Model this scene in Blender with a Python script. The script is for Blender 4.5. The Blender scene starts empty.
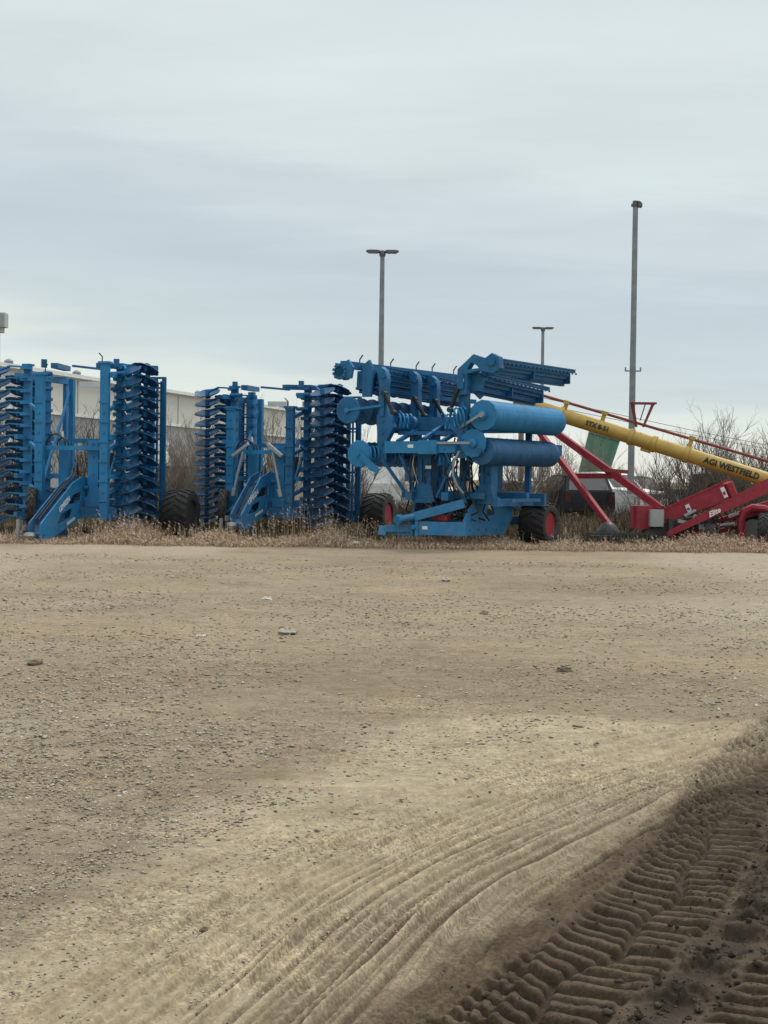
import bpy, math, random
import numpy as np
from math import sin, cos, pi, radians as R
from mathutils import Vector as V, Matrix, Quaternion
from mathutils.geometry import tessellate_polygon

scene = bpy.context.scene
COL = scene.collection
rng = random.Random(7)
nr = np.random.RandomState(11)

# ------------------------------------------------------------------ camera
F = 1450.0
CAM_H = 1.5
CAM_M = Matrix.Rotation(R(90 - 1.34), 4, 'X') @ Matrix.Rotation(R(0.75), 4, 'Z')
cam = bpy.data.cameras.new('camera')
cam.sensor_fit = 'VERTICAL'
cam.sensor_height = 36.0
cam.lens = F / 1024 * 36.0
cam.clip_start = 0.1
cam.clip_end = 5000
camo = bpy.data.objects.new('camera', cam)
COL.objects.link(camo)
camo.matrix_world = Matrix.Translation((0, 0, CAM_H)) @ CAM_M
scene.camera = camo


def W(px, py, Y):
    """real place that stands Y metres away and is seen at (px, py) of the photograph"""
    d = CAM_M.to_3x3() @ V(((px - 384) / F, -(py - 512) / F, -1))
    return V((0, 0, CAM_H)) + d * (Y / d.y)


def GX(px, Y):
    p = W(px, 520, Y)
    return V((p.x, Y, 0))


# ------------------------------------------------------------------ materials
def mat(name, col, rough=0.5, metal=0.0, dust=None, dust_amt=0.0, var=0.12, scale=3.0, bump=0.0, bscale=40.0, spec=0.5, attr=None, cols=None, mud=0.0):
    m = bpy.data.materials.new(name)
    m.use_nodes = True
    nt = m.node_tree
    N, L = nt.nodes, nt.links
    bs = N['Principled BSDF']
    bs.inputs['Roughness'].default_value = rough
    bs.inputs['Metallic'].default_value = metal
    bs.inputs['Specular IOR Level'].default_value = spec
    tc = N.new('ShaderNodeTexCoord')
    nz = N.new('ShaderNodeTexNoise')
    nz.inputs['Scale'].default_value = scale
    nz.inputs['Detail'].default_value = 6
    nz.inputs['Roughness'].default_value = 0.65
    L.new(tc.outputs['Object'], nz.inputs['Vector'])
    rp = N.new('ShaderNodeValToRGB')
    rp.color_ramp.elements[0].position = 0.3
    rp.color_ramp.elements[1].position = 0.72
    c0 = [c * (1 - var) for c in col]
    c1 = [min(1, c * (1 + var)) for c in col]
    rp.color_ramp.elements[0].color = (*c0, 1)
    rp.color_ramp.elements[1].color = (*c1, 1)
    if cols:
        rp.color_ramp.elements[0].position = 0.0
        rp.color_ramp.elements[1].position = 1.0
        rp.color_ramp.elements[0].color = (*cols[0], 1)
        rp.color_ramp.elements[1].color = (*cols[-1], 1)
        for i, c in enumerate(cols[1:-1]):
            e = rp.color_ramp.elements.new((i + 1) / (len(cols) - 1))
            e.color = (*c, 1)
    if attr:
        at = N.new('ShaderNodeAttribute')
        at.attribute_name = attr
        L.new(at.outputs['Fac'], rp.inputs['Fac'])
    else:
        L.new(nz.outputs['Fac'], rp.inputs['Fac'])
    out = rp.outputs['Color']
    if dust:
        n2 = N.new('ShaderNodeTexNoise')
        n2.inputs['Scale'].default_value = scale * 2.7
        n2.inputs['Detail'].default_value = 8
        n2.inputs['Roughness'].default_value = 0.75
        L.new(tc.outputs['Object'], n2.inputs['Vector'])
        mr = N.new('ShaderNodeMapRange')
        mr.inputs['From Min'].default_value = 0.45
        mr.inputs['From Max'].default_value = 0.8
        mr.inputs['To Max'].default_value = dust_amt
        L.new(n2.outputs['Fac'], mr.inputs['Value'])
        mx = N.new('ShaderNodeMix')
        mx.data_type = 'RGBA'
        mx.inputs[7].default_value = (*dust, 1)
        L.new(mr.outputs['Result'], mx.inputs[0])
        L.new(out, mx.inputs[6])
        out = mx.outputs[2]
        mr2 = N.new('ShaderNodeMapRange')
        mr2.inputs['To Min'].default_value = rough
        mr2.inputs['To Max'].default_value = min(1, rough + 0.3)
        L.new(n2.outputs['Fac'], mr2.inputs['Value'])
        L.new(mr2.outputs['Result'], bs.inputs['Roughness'])
    if mud:
        # dried soil thrown up on the lower part of the machine
        ge = N.new('ShaderNodeNewGeometry')
        sx = N.new('ShaderNodeSeparateXYZ')
        L.new(ge.outputs['Position'], sx.inputs[0])
        m3 = N.new('ShaderNodeMapRange')
        m3.inputs['From Min'].default_value = 1.5
        m3.inputs['From Max'].default_value = 0.1
        L.new(sx.outputs['Z'], m3.inputs['Value'])
        n3 = N.new('ShaderNodeTexNoise')
        n3.inputs['Scale'].default_value = 6
        n3.inputs['Detail'].default_value = 8
        n3.inputs['Roughness'].default_value = .75
        L.new(tc.outputs['Object'], n3.inputs['Vector'])
        m4 = N.new('ShaderNodeMapRange')
        m4.inputs['From Min'].default_value = .42
        m4.inputs['From Max'].default_value = .62
        L.new(n3.outputs['Fac'], m4.inputs['Value'])
        mm = N.new('ShaderNodeMath')
        mm.operation = 'MULTIPLY'
        L.new(m3.outputs['Result'], mm.inputs[0])
        L.new(m4.outputs['Result'], mm.inputs[1])
        mn = N.new('ShaderNodeMath')
        mn.operation = 'MULTIPLY'
        mn.inputs[1].default_value = mud
        L.new(mm.outputs[0], mn.inputs[0])
        mz = N.new('ShaderNodeMix')
        mz.data_type = 'RGBA'
        mz.inputs[7].default_value = (.23, .18, .12, 1)
        L.new(mn.outputs[0], mz.inputs[0])
        L.new(out, mz.inputs[6])
        out = mz.outputs[2]
    L.new(out, bs.inputs['Base Color'])
    if bump:
        nb = N.new('ShaderNodeTexNoise')
        nb.inputs['Scale'].default_value = bscale
        nb.inputs['Detail'].default_value = 5
        L.new(tc.outputs['Object'], nb.inputs['Vector'])
        bp = N.new('ShaderNodeBump')
        bp.inputs['Strength'].default_value = bump
        bp.inputs['Distance'].default_value = 0.02
        L.new(nb.outputs['Fac'], bp.inputs['Height'])
        L.new(bp.outputs['Normal'], bs.inputs['Normal'])
    return m


DUST = (0.30, 0.25, 0.18)
M = {}
M['blue'] = mat('blue_paint', (0.008, 0.114, 0.262), 0.42, dust=DUST, dust_amt=0.10, var=0.28, scale=2.2, mud=.35, spec=.35)
M['blue_light'] = mat('blue_paint_bright', (0.012, 0.178, 0.385), 0.40, dust=DUST, dust_amt=0.10, var=0.2, scale=2.2, mud=.3, spec=.4)  # same blue in a brighter tone
M['blue_disc_shade'] = mat('disc_blue_and_drum_shade', (0.007, 0.086, 0.205), 0.42, dust=(0.19, 0.19, 0.18), dust_amt=0.16, var=0.35, spec=.4, scale=5, mud=.6)  # disc paint; on the lower drum it stands in for shade
M['steel'] = mat('worn_steel', (0.32, 0.33, 0.34), 0.45, 0.6, dust=DUST, dust_amt=0.3)
M['chrome'] = mat('bare_rod', (0.6, 0.62, 0.63), 0.25, 0.8)
M['black'] = mat('black_rubber', (0.022, 0.022, 0.023), 0.62, dust=(.14, .125, .105), dust_amt=0.4, var=0.3, bump=0.15)
M['hose'] = mat('hose_rubber', (0.012, 0.012, 0.013), 0.5)
M['red_rim'] = mat('red_rim_paint', (0.30, 0.012, 0.022), 0.4, dust=DUST, dust_amt=0.2)
M['red'] = mat('red_auger_paint', (0.28, 0.008, 0.027), 0.40, dust=DUST, dust_amt=0.22, var=0.2)
M['red_dull'] = mat('weathered_red', (0.20, 0.035, 0.03), 0.6, dust=DUST, dust_amt=0.2)
M['yellow'] = mat('yellow_tube_paint', (0.44, 0.29, 0.05), 0.42, dust=(0.40, 0.35, 0.24), dust_amt=0.45, var=0.15)
M['white'] = mat('white_paint', (0.72, 0.73, 0.72), 0.4, dust=DUST, dust_amt=0.15)
M['grey'] = mat('grey_paint', (0.33, 0.34, 0.34), 0.5, dust=DUST, dust_amt=0.15)
M['galv'] = mat('galvanised_pole', (0.22, 0.24, 0.25), 0.55, 0.2, var=0.2)
M['lamp'] = mat('lamp_housing', (0.10, 0.105, 0.11), 0.5)
M['pale_lamp'] = mat('pale_lamp_housing', (0.42, 0.43, 0.43), 0.5)
M['lens'] = mat('lens_plastic', (0.3, 0.31, 0.31), 0.15)
M['ink'] = mat('black_ink', (0.015, 0.015, 0.015), 0.6)
M['green'] = mat('green_sheet_metal', (0.085, 0.22, 0.155), 0.45, dust=DUST, dust_amt=0.12)
M['dark_metal'] = mat('dark_metal', (0.03, 0.032, 0.034), 0.55, dust=DUST, dust_amt=0.25)
M['glass'] = mat('car_glass', (0.015, 0.018, 0.02), 0.08, spec=0.8)
M['car_white'] = mat('white_car_paint', (0.66, 0.67, 0.66), 0.25, dust=DUST, dust_amt=0.2)
M['car_dark'] = mat('charcoal_car_paint', (0.012, 0.014, 0.018), 0.5, spec=.25, dust=DUST, dust_amt=0.05)
M['car_blue'] = mat('slate_car_paint', (0.018, 0.025, 0.036), 0.5, spec=.25, dust=DUST, dust_amt=0.05)
M['car_silver'] = mat('silver_car_paint', (0.4, 0.41, 0.41), 0.28, 0.3, dust=DUST, dust_amt=0.2)
M['tail'] = mat('tail_lamp_plastic', (0.07, 0.008, 0.008), 0.35)
M['bark'] = mat('bare_bark', (0.125, 0.105, 0.088), 0.85, var=0.4, scale=2)
M['bark2'] = mat('pale_twigs', (0.22, 0.185, 0.15), 0.85, var=0.4, scale=1.5)
M['wood'] = mat('weathered_wood', (0.17, 0.14, 0.115), 0.85, var=0.3, bump=0.3)
M['rock'] = mat('field_stone', (0.30, 0.27, 0.22), 0.85, var=0.3, scale=12, bump=0.4)
M['clod'] = mat('dirt_clod', (0.13, 0.10, 0.068), 0.95, var=0.35, scale=14, bump=0.5)
M['scrap'] = mat('pale_scrap', (0.48, 0.45, 0.39), 0.8, var=0.2)


# ------------------------------------------------------------------ mesh helpers
def frame_z(d, up=V((0, 0, 1))):
    z = V(d).normalized()
    if abs(z.dot(up)) > 0.98:
        up = V((0, 1, 0))
    x = up.cross(z).normalized()
    y = z.cross(x)
    return x, y, z


class MB:
    def __init__(s):
        s.v, s.f = [], []

    def add(s, vs, fs):
        o = len(s.v)
        s.v += [tuple(p) for p in vs]
        s.f += [tuple(i + o for i in f) for f in fs]
        return s

    def box(s, c, size, rot=None, ch=0.0):
        c = V(c)
        hx, hy, hz = [a / 2 for a in size]
        if ch:
            b = MB()
            e = min(ch, hx * .8, hy * .8)
            poly = [(-hx + e, -hy), (hx - e, -hy), (hx, -hy + e), (hx, hy - e), (hx - e, hy), (-hx + e, hy), (-hx, hy - e), (-hx, -hy + e)]
            vs = [V((x, y, z)) for z in (-hz, hz) for x, y in poly]
            fs = [tuple(range(7, -1, -1)), tuple(range(8, 16))] + [(i, (i + 1) % 8, 8 + (i + 1) % 8, 8 + i) for i in range(8)]
        else:
            vs = [V((x, y, z)) for z in (-hz, hz) for x, y in ((-hx, -hy), (hx, -hy), (hx, hy), (-hx, hy))]
            fs = [(3, 2, 1, 0), (4, 5, 6, 7), (0, 1, 5, 4), (1, 2, 6, 5), (2, 3, 7, 6), (3, 0, 4, 7)]
        if rot is not None:
            vs = [rot @ p for p in vs]
        return s.add([c + p for p in vs], fs)

    def beam(s, p0, p1, w, h, up=(0, 0, 1), w1=None, h1=None):
        p0, p1 = V(p0), V(p1)
        x, y, z = frame_z(p1 - p0, V(up))
        w1 = w if w1 is None else w1
        h1 = h if h1 is None else h1
        vs = []
        for p, a, b in ((p0, w / 2, h / 2), (p1, w1 / 2, h1 / 2)):
            vs += [p - x * a - y * b, p + x * a - y * b, p + x * a + y * b, p - x * a + y * b]
        return s.add(vs, [(3, 2, 1, 0), (4, 5, 6, 7), (0, 1, 5, 4), (1, 2, 6, 5), (2, 3, 7, 6), (3, 0, 4, 7)])

    def tube(s, p0, p1, r0, r1=None, n=10):
        return s.path([p0, p1], r0, n, r1)

    def path(s, pts, r, n=8, r1=None, closed=False):
        pts = [V(p) for p in pts]
        r1 = r if r1 is None else r1
        vs = []
        m = len(pts)
        px = None
        for i, p in enumerate(pts):
            d = pts[min(i + 1, m - 1)] - pts[max(i - 1, 0)]
            if d.length < 1e-9:
                d = V((0, 0, 1))
            z = d.normalized()
            if px is None:
                x, y, _ = frame_z(z)
            else:
                x = px - z * px.dot(z)
                x = x.normalized() if x.length > 1e-6 else frame_z(z)[0]
                y = z.cross(x)
            px = x
            rr = r + (r1 - r) * i / max(1, m - 1)
            vs += [p + x * (rr * cos(2 * pi * k / n)) + y * (rr * sin(2 * pi * k / n)) for k in range(n)]
        fs = []
        for i in range(m - 1):
            for k in range(n):
                a, b = i * n + k, i * n + (k + 1) % n
                fs.append((a, b, b + n, a + n))
        fs.append(tuple(range(n - 1, -1, -1)))
        fs.append(tuple((m - 1) * n + k for k in range(n)))
        return s.add(vs, fs)

    def lathe(s, prof, o=(0, 0, 0), axis=(0, 0, 1), n=24, notch=None):
        """prof: list of (radius, height along axis)"""
        x, y, z = frame_z(axis)
        o = V(o)
        vs, fs = [], []
        for j, (r, h) in enumerate(prof):
            for k in range(n):
                rr = r
                if notch and j in notch[0] and (k % notch[2]) == 0:
                    rr = r * notch[1]
                a = 2 * pi * k / n
                vs.append(o + z * h + x * (rr * cos(a)) + y * (rr * sin(a)))
        for j in range(len(prof) - 1):
            for k in range(n):
                a, b = j * n + k, j * n + (k + 1) % n
                fs.append((a, b, b + n, a + n))
        if prof[0][0] > 1e-6:
            fs.append(tuple(range(n - 1, -1, -1)))
        if prof[-1][0] > 1e-6:
            fs.append(tuple((len(prof) - 1) * n + k for k in range(n)))
        return s.add(vs, fs)

    def plate(s, outer, o, ex, ey, th, holes=()):
        """flat plate with holes; outline in (ex, ey), thickness th centred on the plane"""
        o, ex, ey = V(o), V(ex), V(ey)
        ez = ex.cross(ey).normalized()
        loops = [list(outer)] + [list(h) for h in holes]
        flat = [p for l in loops for p in l]
        n = len(flat)
        tris = tessellate_polygon([[V((p[0], p[1], 0)) for p in l] for l in loops])
        vs = [o + ex * a + ey * b + ez * (th / 2) for a, b in flat] + [o + ex * a + ey * b - ez * (th / 2) for a, b in flat]
        fs = [tuple(t) for t in tris] + [tuple(i + n for i in reversed(t)) for t in tris]
        b = 0
        for l in loops:
            k = len(l)
            fs += [(b + i, b + (i + 1) % k, n + b + (i + 1) % k, n + b + i) for i in range(k)]
            b += k
        return s.add(vs, fs)

    def helix(s, o, axis, r, turns, pitch, wire, n=10):
        x, y, z = frame_z(axis)
        o = V(o)
        pts = []
        for i in range(int(turns * n) + 1):
            a = 2 * pi * i / n
            pts.append(o + z * (pitch * i / n) + x * (r * cos(a)) + y * (r * sin(a)))
        return s.path(pts, wire, 5)

    def mesh(s, name, m, smooth=False):
        me = bpy.data.meshes.new(name)
        me.from_pydata(s.v, [], s.f)
        me.validate()
        import bmesh
        bm = bmesh.new()
        bm.from_mesh(me)
        bmesh.ops.recalc_face_normals(bm, faces=bm.faces)
        bm.to_mesh(me)
        bm.free()
        me.materials.append(m)
        if smooth:
            me.shade_smooth()
            me.set_sharp_from_angle(angle=R(38))
        return me

    def build(s, name, m, parent=None, smooth=True):
        o = bpy.data.objects.new(name, s.mesh(name, m, smooth))
        COL.objects.link(o)
        if parent:
            o.parent = parent
        return o


def part(name, me, parent, mtx=None):
    o = bpy.data.objects.new(name, me)
    COL.objects.link(o)
    o.parent = parent
    if mtx is not None:
        o.matrix_local = mtx
    return o


def tag(o, label, cat, group=None, kind=None):
    if label:
        o['label'] = label
    if cat:
        o['category'] = cat
    if group:
        o['group'] = group
    if kind:
        o['kind'] = kind
    return o


def thing(name, label, cat, loc=(0, 0, 0), rz=0.0, group=None):
    o = bpy.data.objects.new(name, None)
    o.empty_display_size = 0.2
    COL.objects.link(o)
    o.location = loc
    o.rotation_euler = (0, 0, rz)
    return tag(o, label, cat, group)


def copy_tree(o, parent=None):
    c = o.copy()
    COL.objects.link(c)
    if parent:
        c.parent = parent
    for ch in list(o.children):
        copy_tree(ch, c)
    return c


def np_mesh(name, verts, faces, m, attrs=None, smooth=False):
    """verts (n,3) array, faces: list of (k,m) index arrays"""
    me = bpy.data.meshes.new(name)
    verts = np.asarray(verts, dtype=np.float32)
    me.vertices.add(len(verts))
    me.vertices.foreach_set('co', verts.ravel())
    nl = sum(f.size for f in faces)
    npoly = sum(len(f) for f in faces)
    me.loops.add(nl)
    me.polygons.add(npoly)
    me.loops.foreach_set('vertex_index', np.concatenate([f.ravel() for f in faces]).astype(np.int32))
    tot = np.concatenate([np.full(len(f), f.shape[1]) for f in faces])
    st = np.concatenate([[0], np.cumsum(tot)[:-1]])
    me.polygons.foreach_set('loop_start', st.astype(np.int32))
    for k, a in (attrs or {}).items():
        at = me.attributes.new(k, 'FLOAT', 'POINT')
        at.data.foreach_set('value', np.asarray(a, dtype=np.float32))
    me.update(calc_edges=True)
    me.validate()
    me.materials.append(m)
    if smooth:
        me.shade_smooth()
    o = bpy.data.objects.new(name, me)
    COL.objects.link(o)
    return o


def text_mesh(txt, size, shear=0.0, extrude=0.004):
    cu = bpy.data.curves.new('lettering', 'FONT')
    cu.body = txt
    cu.size = size
    cu.shear = shear
    cu.extrude = extrude
    cu.offset = size * 0.03
    cu.align_x = 'CENTER'
    cu.align_y = 'CENTER'
    cu.resolution_u = 2
    o = bpy.data.objects.new('lettering_source', cu)
    COL.objects.link(o)
    dg = bpy.context.evaluated_depsgraph_get()
    me = bpy.data.meshes.new_from_object(o.evaluated_get(dg))
    bpy.data.objects.remove(o)
    bpy.data.curves.remove(cu)
    import bmesh
    bm = bmesh.new()
    bm.from_mesh(me)
    for k in range(-4, 5):
        bmesh.ops.bisect_plane(bm, geom=bm.verts[:] + bm.edges[:] + bm.faces[:], plane_co=(0, k * size * .1, 0), plane_no=(0, 1, 0))
    bm.to_mesh(me)
    bm.free()
    return me


# ------------------------------------------------------------------ value noise
def vnoise(x, y, seed=0):
    xi = np.floor(x).astype(np.int64)
    yi = np.floor(y).astype(np.int64)
    fx, fy = x - xi, y - yi
    fx = fx * fx * (3 - 2 * fx)
    fy = fy * fy * (3 - 2 * fy)

    def h(a, b):
        n = (a * 374761393 + b * 668265263 + seed * 974634541) & 0xFFFFFFFF
        n = ((n ^ (n >> 13)) * 1274126177) & 0xFFFFFFFF
        return ((n ^ (n >> 16)) & 0xFFFF) / 65535.0
    a, b, c, d = h(xi, yi), h(xi + 1, yi), h(xi, yi + 1), h(xi + 1, yi + 1)
    return (a + (b - a) * fx) * (1 - fy) + (c + (d - c) * fx) * fy


def fbm(x, y, oct=4, seed=0, gain=0.5):
    t, a, s = 0, 1.0, 0
    for i in range(oct):
        t = t + a * vnoise(x * 2 ** i, y * 2 ** i, seed + i)
        s += a
        a *= gain
    return t / s


def sm(x, a, b):
    t = np.clip((x - a) / (b - a), 0, 1)
    return t * t * (3 - 2 * t)


# ------------------------------------------------------------------ the yard
T1 = [(-.24, 2.5), (.12, 3.4), (.37, 3.85), (.60, 4.25), (.99, 4.95), (1.37, 5.85), (1.84, 7.2), (2.42, 8.6), (3.3, 10.2), (4.6, 12), (5.4, 13)]
PB = [(-1.0, 2.4), (-.3, 3.6), (0, 4.17), (.39, 4.92), (.855, 5.77), (1.376, 6.65), (1.9, 7.45), (2.6, 8.6), (3.9, 10.6), (5.5, 13)]
PD = [(-.95, 2.4), (-.64, 3.4), (-.46, 3.98), (0, 5.3), (.75, 6.6), (1.27, 7.37), (2.25, 8.5), (3.7, 9.9), (6, 12)]
PC = [(-.2, 2.6), (.12, 3.75), (.33, 4.35), (.60, 5.1), (.9, 5.6), (1.4, 6.4), (2.1, 7.5), (2.8, 8.6), (3.9, 10.4)]
UB = [(-2.2, 2.4), (-1.2, 4.5), (-.9, 5.3), (-.62, 6.75), (.1, 8.6), (.9, 9.3), (6, 9.2)]


def dense(pts, step=0.02):
    out = []
    P = [V((a, b, 0)) for a, b in pts]
    n = len(P)
    for i in range(n - 1):
        p0, p1, p2, p3 = P[max(0, i - 1)], P[i], P[i + 1], P[min(n - 1, i + 2)]
        k = max(2, int((p2 - p1).length / step))
        for j in range(k):
            t = j / k
            q = 0.5 * ((2 * p1) + (p2 - p0) * t + (2 * p0 - 5 * p1 + 4 * p2 - p3) * t * t + (3 * p1 - p0 - 3 * p2 + p3) * t ** 3)
            out.append((q.x, q.y))
    return np.array(out)


def st(pts, x, y):
    """arc length and signed offset (right of travel > 0) from a path that always runs away from us"""
    d = dense(pts)
    yy = np.maximum.accumulate(d[:, 1] + np.arange(len(d)) * 1e-7)
    s = np.concatenate([[0], np.cumsum(np.hypot(np.diff(d[:, 0]), np.diff(d[:, 1])))])
    xc = np.interp(y, yy, d[:, 0])
    sl = np.gradient(d[:, 0], yy)
    k = np.interp(y, yy, np.convolve(np.pad(sl, 10, 'edge'), np.ones(21) / 21, 'valid'))
    c = 1 / np.sqrt(1 + k * k)
    t = (x - xc) * c
    # foot of the perpendicular moves along the path
    return np.interp(y + t * c * k * -1 * -1 * 0, yy, s) + (x - xc) * k * c, t


def build_ground():
    rows_dy = np.linspace(830, 70, 1050)
    Yn = F * CAM_H / rows_dy
    Yr = np.concatenate([[-400, -60, 0, 1.2, 2.0], Yn, [32.5, 34.5, 37, 40, 45, 52, 60, 75, 100, 150, 250, 500, 1200, 3000]])
    u = np.linspace(-1, 1, 1100)
    w = np.clip(0.38 * Yr + 1.0, 1.6, 60)
    X = u[None, :] * w[:, None]
    ext = [60, 200, 3000]
    X = np.concatenate([-(w[:, None] + np.array(ext[::-1])[None]), X, w[:, None] + np.array(ext)[None]], axis=1)
    Y = np.repeat(Yr[:, None], X.shape[1], axis=1)
    x, y = X.ravel(), Y.ravel()
    near = np.abs(x) < 70
    yc = np.clip(y, 2.3, 60)
    fade = sm(y, 2.1, 2.6) * (1 - sm(y, 20, 31)) * near
    # gentle unevenness, gravel lumps
    z = (fbm(x * .5, y * .5, 3, 3) - .5) * .05
    z += (fbm(x * 4, y * 4, 3, 5) - .5) * .012
    grav = fbm(x * 12, y * 12, 3, 9) - .5
    # zones
    wob = (fbm(x * 1.3, y * 1.3, 4, 21) - .5)
    sPB, tPB = st(PB, x, yc)
    tPBw = tPB + wob * .16
    sU, tU = st([(a, b) for a, b in UB[:5]], x, np.clip(yc, 2.4, 8.6))
    upper = 9.05 + wob * .5 + .10 * np.sin(x * 1.7)
    tan = sm(tU + wob * .7, -.25, .35) * sm(upper - y, -.12, .22) * (1 - sm(tPBw, -.12, .12))
    tan *= near * sm(y, 1, 2)
    damp = (.42 * sm(st(PD, x, yc)[1] + wob * .16, -.12, .30) + .58 * sm(tPBw + (fbm(x * 9, y * 9, 3, 45) - .5) * .10, .0, .10)) * (1 - sm(y + wob, 8.2, 10.0)) * sm(y, 0.5, 2) * near
    s1, t1 = st(T1, x, yc)
    t1 = t1 + (fbm(x * 5, y * 5, 2, 41) - .5) * .07
    # smooth ridges and grooves left by tyres, parallel with the road edge
    tan_amp = sm(st(PD, x, yc)[1], -1.15, -.5) * (1 - sm(tPB, .10, .2)) * (1 - sm(y, 8.5, 11)) * near
    sPD, tPD = st(PD, x, yc)
    wl = (fbm(sPB * .7, tPB * 1.5, 2, 31) - .5) * .045 + (fbm(sPB * 3, tPB * 3, 2, 32) - .5) * .006
    tq = tPD - .5 + wl
    gro = 0
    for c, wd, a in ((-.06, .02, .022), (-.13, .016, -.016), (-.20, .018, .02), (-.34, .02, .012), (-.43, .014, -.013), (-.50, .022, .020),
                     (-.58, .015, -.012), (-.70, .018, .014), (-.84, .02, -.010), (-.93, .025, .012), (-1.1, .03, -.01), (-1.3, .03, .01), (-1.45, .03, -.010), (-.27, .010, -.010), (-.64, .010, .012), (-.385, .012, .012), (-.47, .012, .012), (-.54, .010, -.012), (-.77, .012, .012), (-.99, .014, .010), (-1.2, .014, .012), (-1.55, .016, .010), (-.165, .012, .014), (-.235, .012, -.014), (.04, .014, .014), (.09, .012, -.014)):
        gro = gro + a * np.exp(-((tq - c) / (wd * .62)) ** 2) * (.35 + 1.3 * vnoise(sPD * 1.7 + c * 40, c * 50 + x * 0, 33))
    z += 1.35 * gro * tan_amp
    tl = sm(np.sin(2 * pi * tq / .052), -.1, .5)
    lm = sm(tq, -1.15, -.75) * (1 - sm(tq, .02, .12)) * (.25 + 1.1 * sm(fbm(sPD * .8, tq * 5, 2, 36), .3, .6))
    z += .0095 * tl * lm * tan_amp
    ridge_shading = np.clip(gro / .022 + .6 * (tl - .5) * lm, -1, 1) * tan_amp  # relief shading put into the colour: crests lighter, grooves darker
    damp = np.clip(damp - .40 * ridge_shading * (damp > .02), 0, 1)  # ridge shading worked into the damp mask
    # fine tread bars inside two bands
    for c, hw, pit, sk, a in ((-.28, .085, .060, .5, .0045), (-.74, .10, .066, -.5, .0035), (-1.15, .12, .07, .5, .0015)):
        bar = np.sin(2 * pi * (sPD / pit + sk * (tq - c) / hw))
        z += a * sm(bar, -.5, .5) * (1 - sm(np.abs(tq - c), hw * .8, hw)) * tan_amp * (.25 + 1.2 * vnoise(sPB * 2.2, c * 9 + x * 0, 35))
    # light-vehicle track through the damp soil
    sC, tC = st(PC, x, yc)
    tC = tC + (fbm(x * 3, y * 3, 2, 43) - .5) * .03
    inC = (1 - sm(np.abs(tC), .10, .13)) * (1 - sm(y, 6.4, 7.4)) * near
    z += inC * (-.014 + .010 * sm(np.sin(2 * pi * tC / .055), -.4, .6) + .004 * sm(np.sin(2 * pi * (sC / .045)), -.3, .3))
    z += .012 * np.exp(-((np.abs(tC) - .135) / .02) ** 2) * (1 - sm(y, 6.2, 7.4)) * near
    # tractor track: broad rounded lugs pressed up between the bars
    fT = (1 - sm(y, 9.0, 10.5)) * near
    
    LP = .088
    crm = (fbm(x * 18, y * 18, 3, 44) - .5) * .28
    sA = s1 / LP + .55 * t1 / .2 + crm
    sB = s1 / LP + .5 - .35 * t1 / .2 + crm
    left = t1 < -.04 + .02 * np.sin(s1 * 9)
    ph = np.where(left, sA, sB)
    fr = ph - np.floor(ph)
    shp = sm(fr, .02, .20) * (1 - sm(fr, .50, .74))
    lug = shp * (.72 + .30 * vnoise(np.floor(ph), np.where(left, 3.0, 9.0), 51))
    gap = np.exp(-((t1 + .04 - .02 * np.sin(s1 * 9)) / .014) ** 2)
    lug = lug * (1 - .8 * gap)
    inT = (1 - sm(np.abs(t1 + .055), .175, .215)) * fT
    z += inT * (-.026 + .043 * lug)
    z += .020 * np.exp(-((t1 + .30) / .05) ** 2) * fT * (.4 + vnoise(s1 * 4, x * 0, 53))
    # second tractor track to its right, bars lean the other way
    t2 = t1 - .62
    ph2 = s1 / .092 - .50 * t2 / .24 + crm
    fr2 = ph2 - np.floor(ph2)
    lug2 = sm(fr2, .02, .2) * (1 - sm(fr2, .50, .74)) * (.55 + .55 * vnoise(np.floor(ph2), x * 0 + 8, 57))
    inT2 = (1 - sm(np.abs(t2), .20, .25)) * fT
    z += inT2 * (-.026 + .042 * lug2)
    # churned clods between and beside them
    cl = sm(fbm(x * 9, y * 9, 4, 61, .6), .44, .74)
    band = (np.exp(-((t1 - .26) / .11) ** 2) + .55 * np.exp(-((t1 - .93) / .14) ** 2)) * fT
    z += band * (.055 * cl - .015)
    crumb = fbm(x * 22, y * 22, 3, 67) - .5
    z += crumb * (.001 + .007 * sm(damp, .4, .9)) * fade
    z += grav * (.0012 + .011 * (1 - tan) * (1 - damp)) * fade
    z *= fade
    # ground falls a touch under the weeds and stays level behind
    dug = np.clip(np.clip(inT * (1 - .75 * lug) + inT2 * (1 - .75 * lug2), 0, 1) * .6 + band * .9, 0, 1)
    red = sm(fbm(x * .32 + 5, y * .55, 4, 71) + .30 * np.exp(-((y - 11.2) / 2.3) ** 2) * sm(x, -1.5, 1.0) - .12 * sm(-x, .5, 3), .48, .70) * (1 - tan) * near
    pale = sm(fbm(x * .25 + 9, y * .12 + 3, 3, 77) + .22 * np.exp(-((y - 27) / 4.5) ** 2) * sm(x, 1, 5) + .1 * np.exp(-((y - 16.5) / 1.6) ** 2), .52, .74) * near
    field = sm(y + (fbm(x * .8, y * .8, 3, 81) - .5) * 1.2, 30.5, 31.6)
    nrow, ncol = X.shape
    i = np.arange(nrow * ncol).reshape(nrow, ncol)
    quads = np.stack([i[:-1, :-1], i[:-1, 1:], i[1:, 1:], i[1:, :-1]], axis=-1).reshape(-1, 4)

    m = bpy.data.materials.new('yard_soil')
    m.use_nodes = True
    nt = m.node_tree
    N, L = nt.nodes, nt.links
    bs = N['Principled BSDF']
    bs.inputs['Roughness'].default_value = 0.92
    bs.inputs['Specular IOR Level'].default_value = 0.25
    geo = N.new('ShaderNodeNewGeometry')

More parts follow.
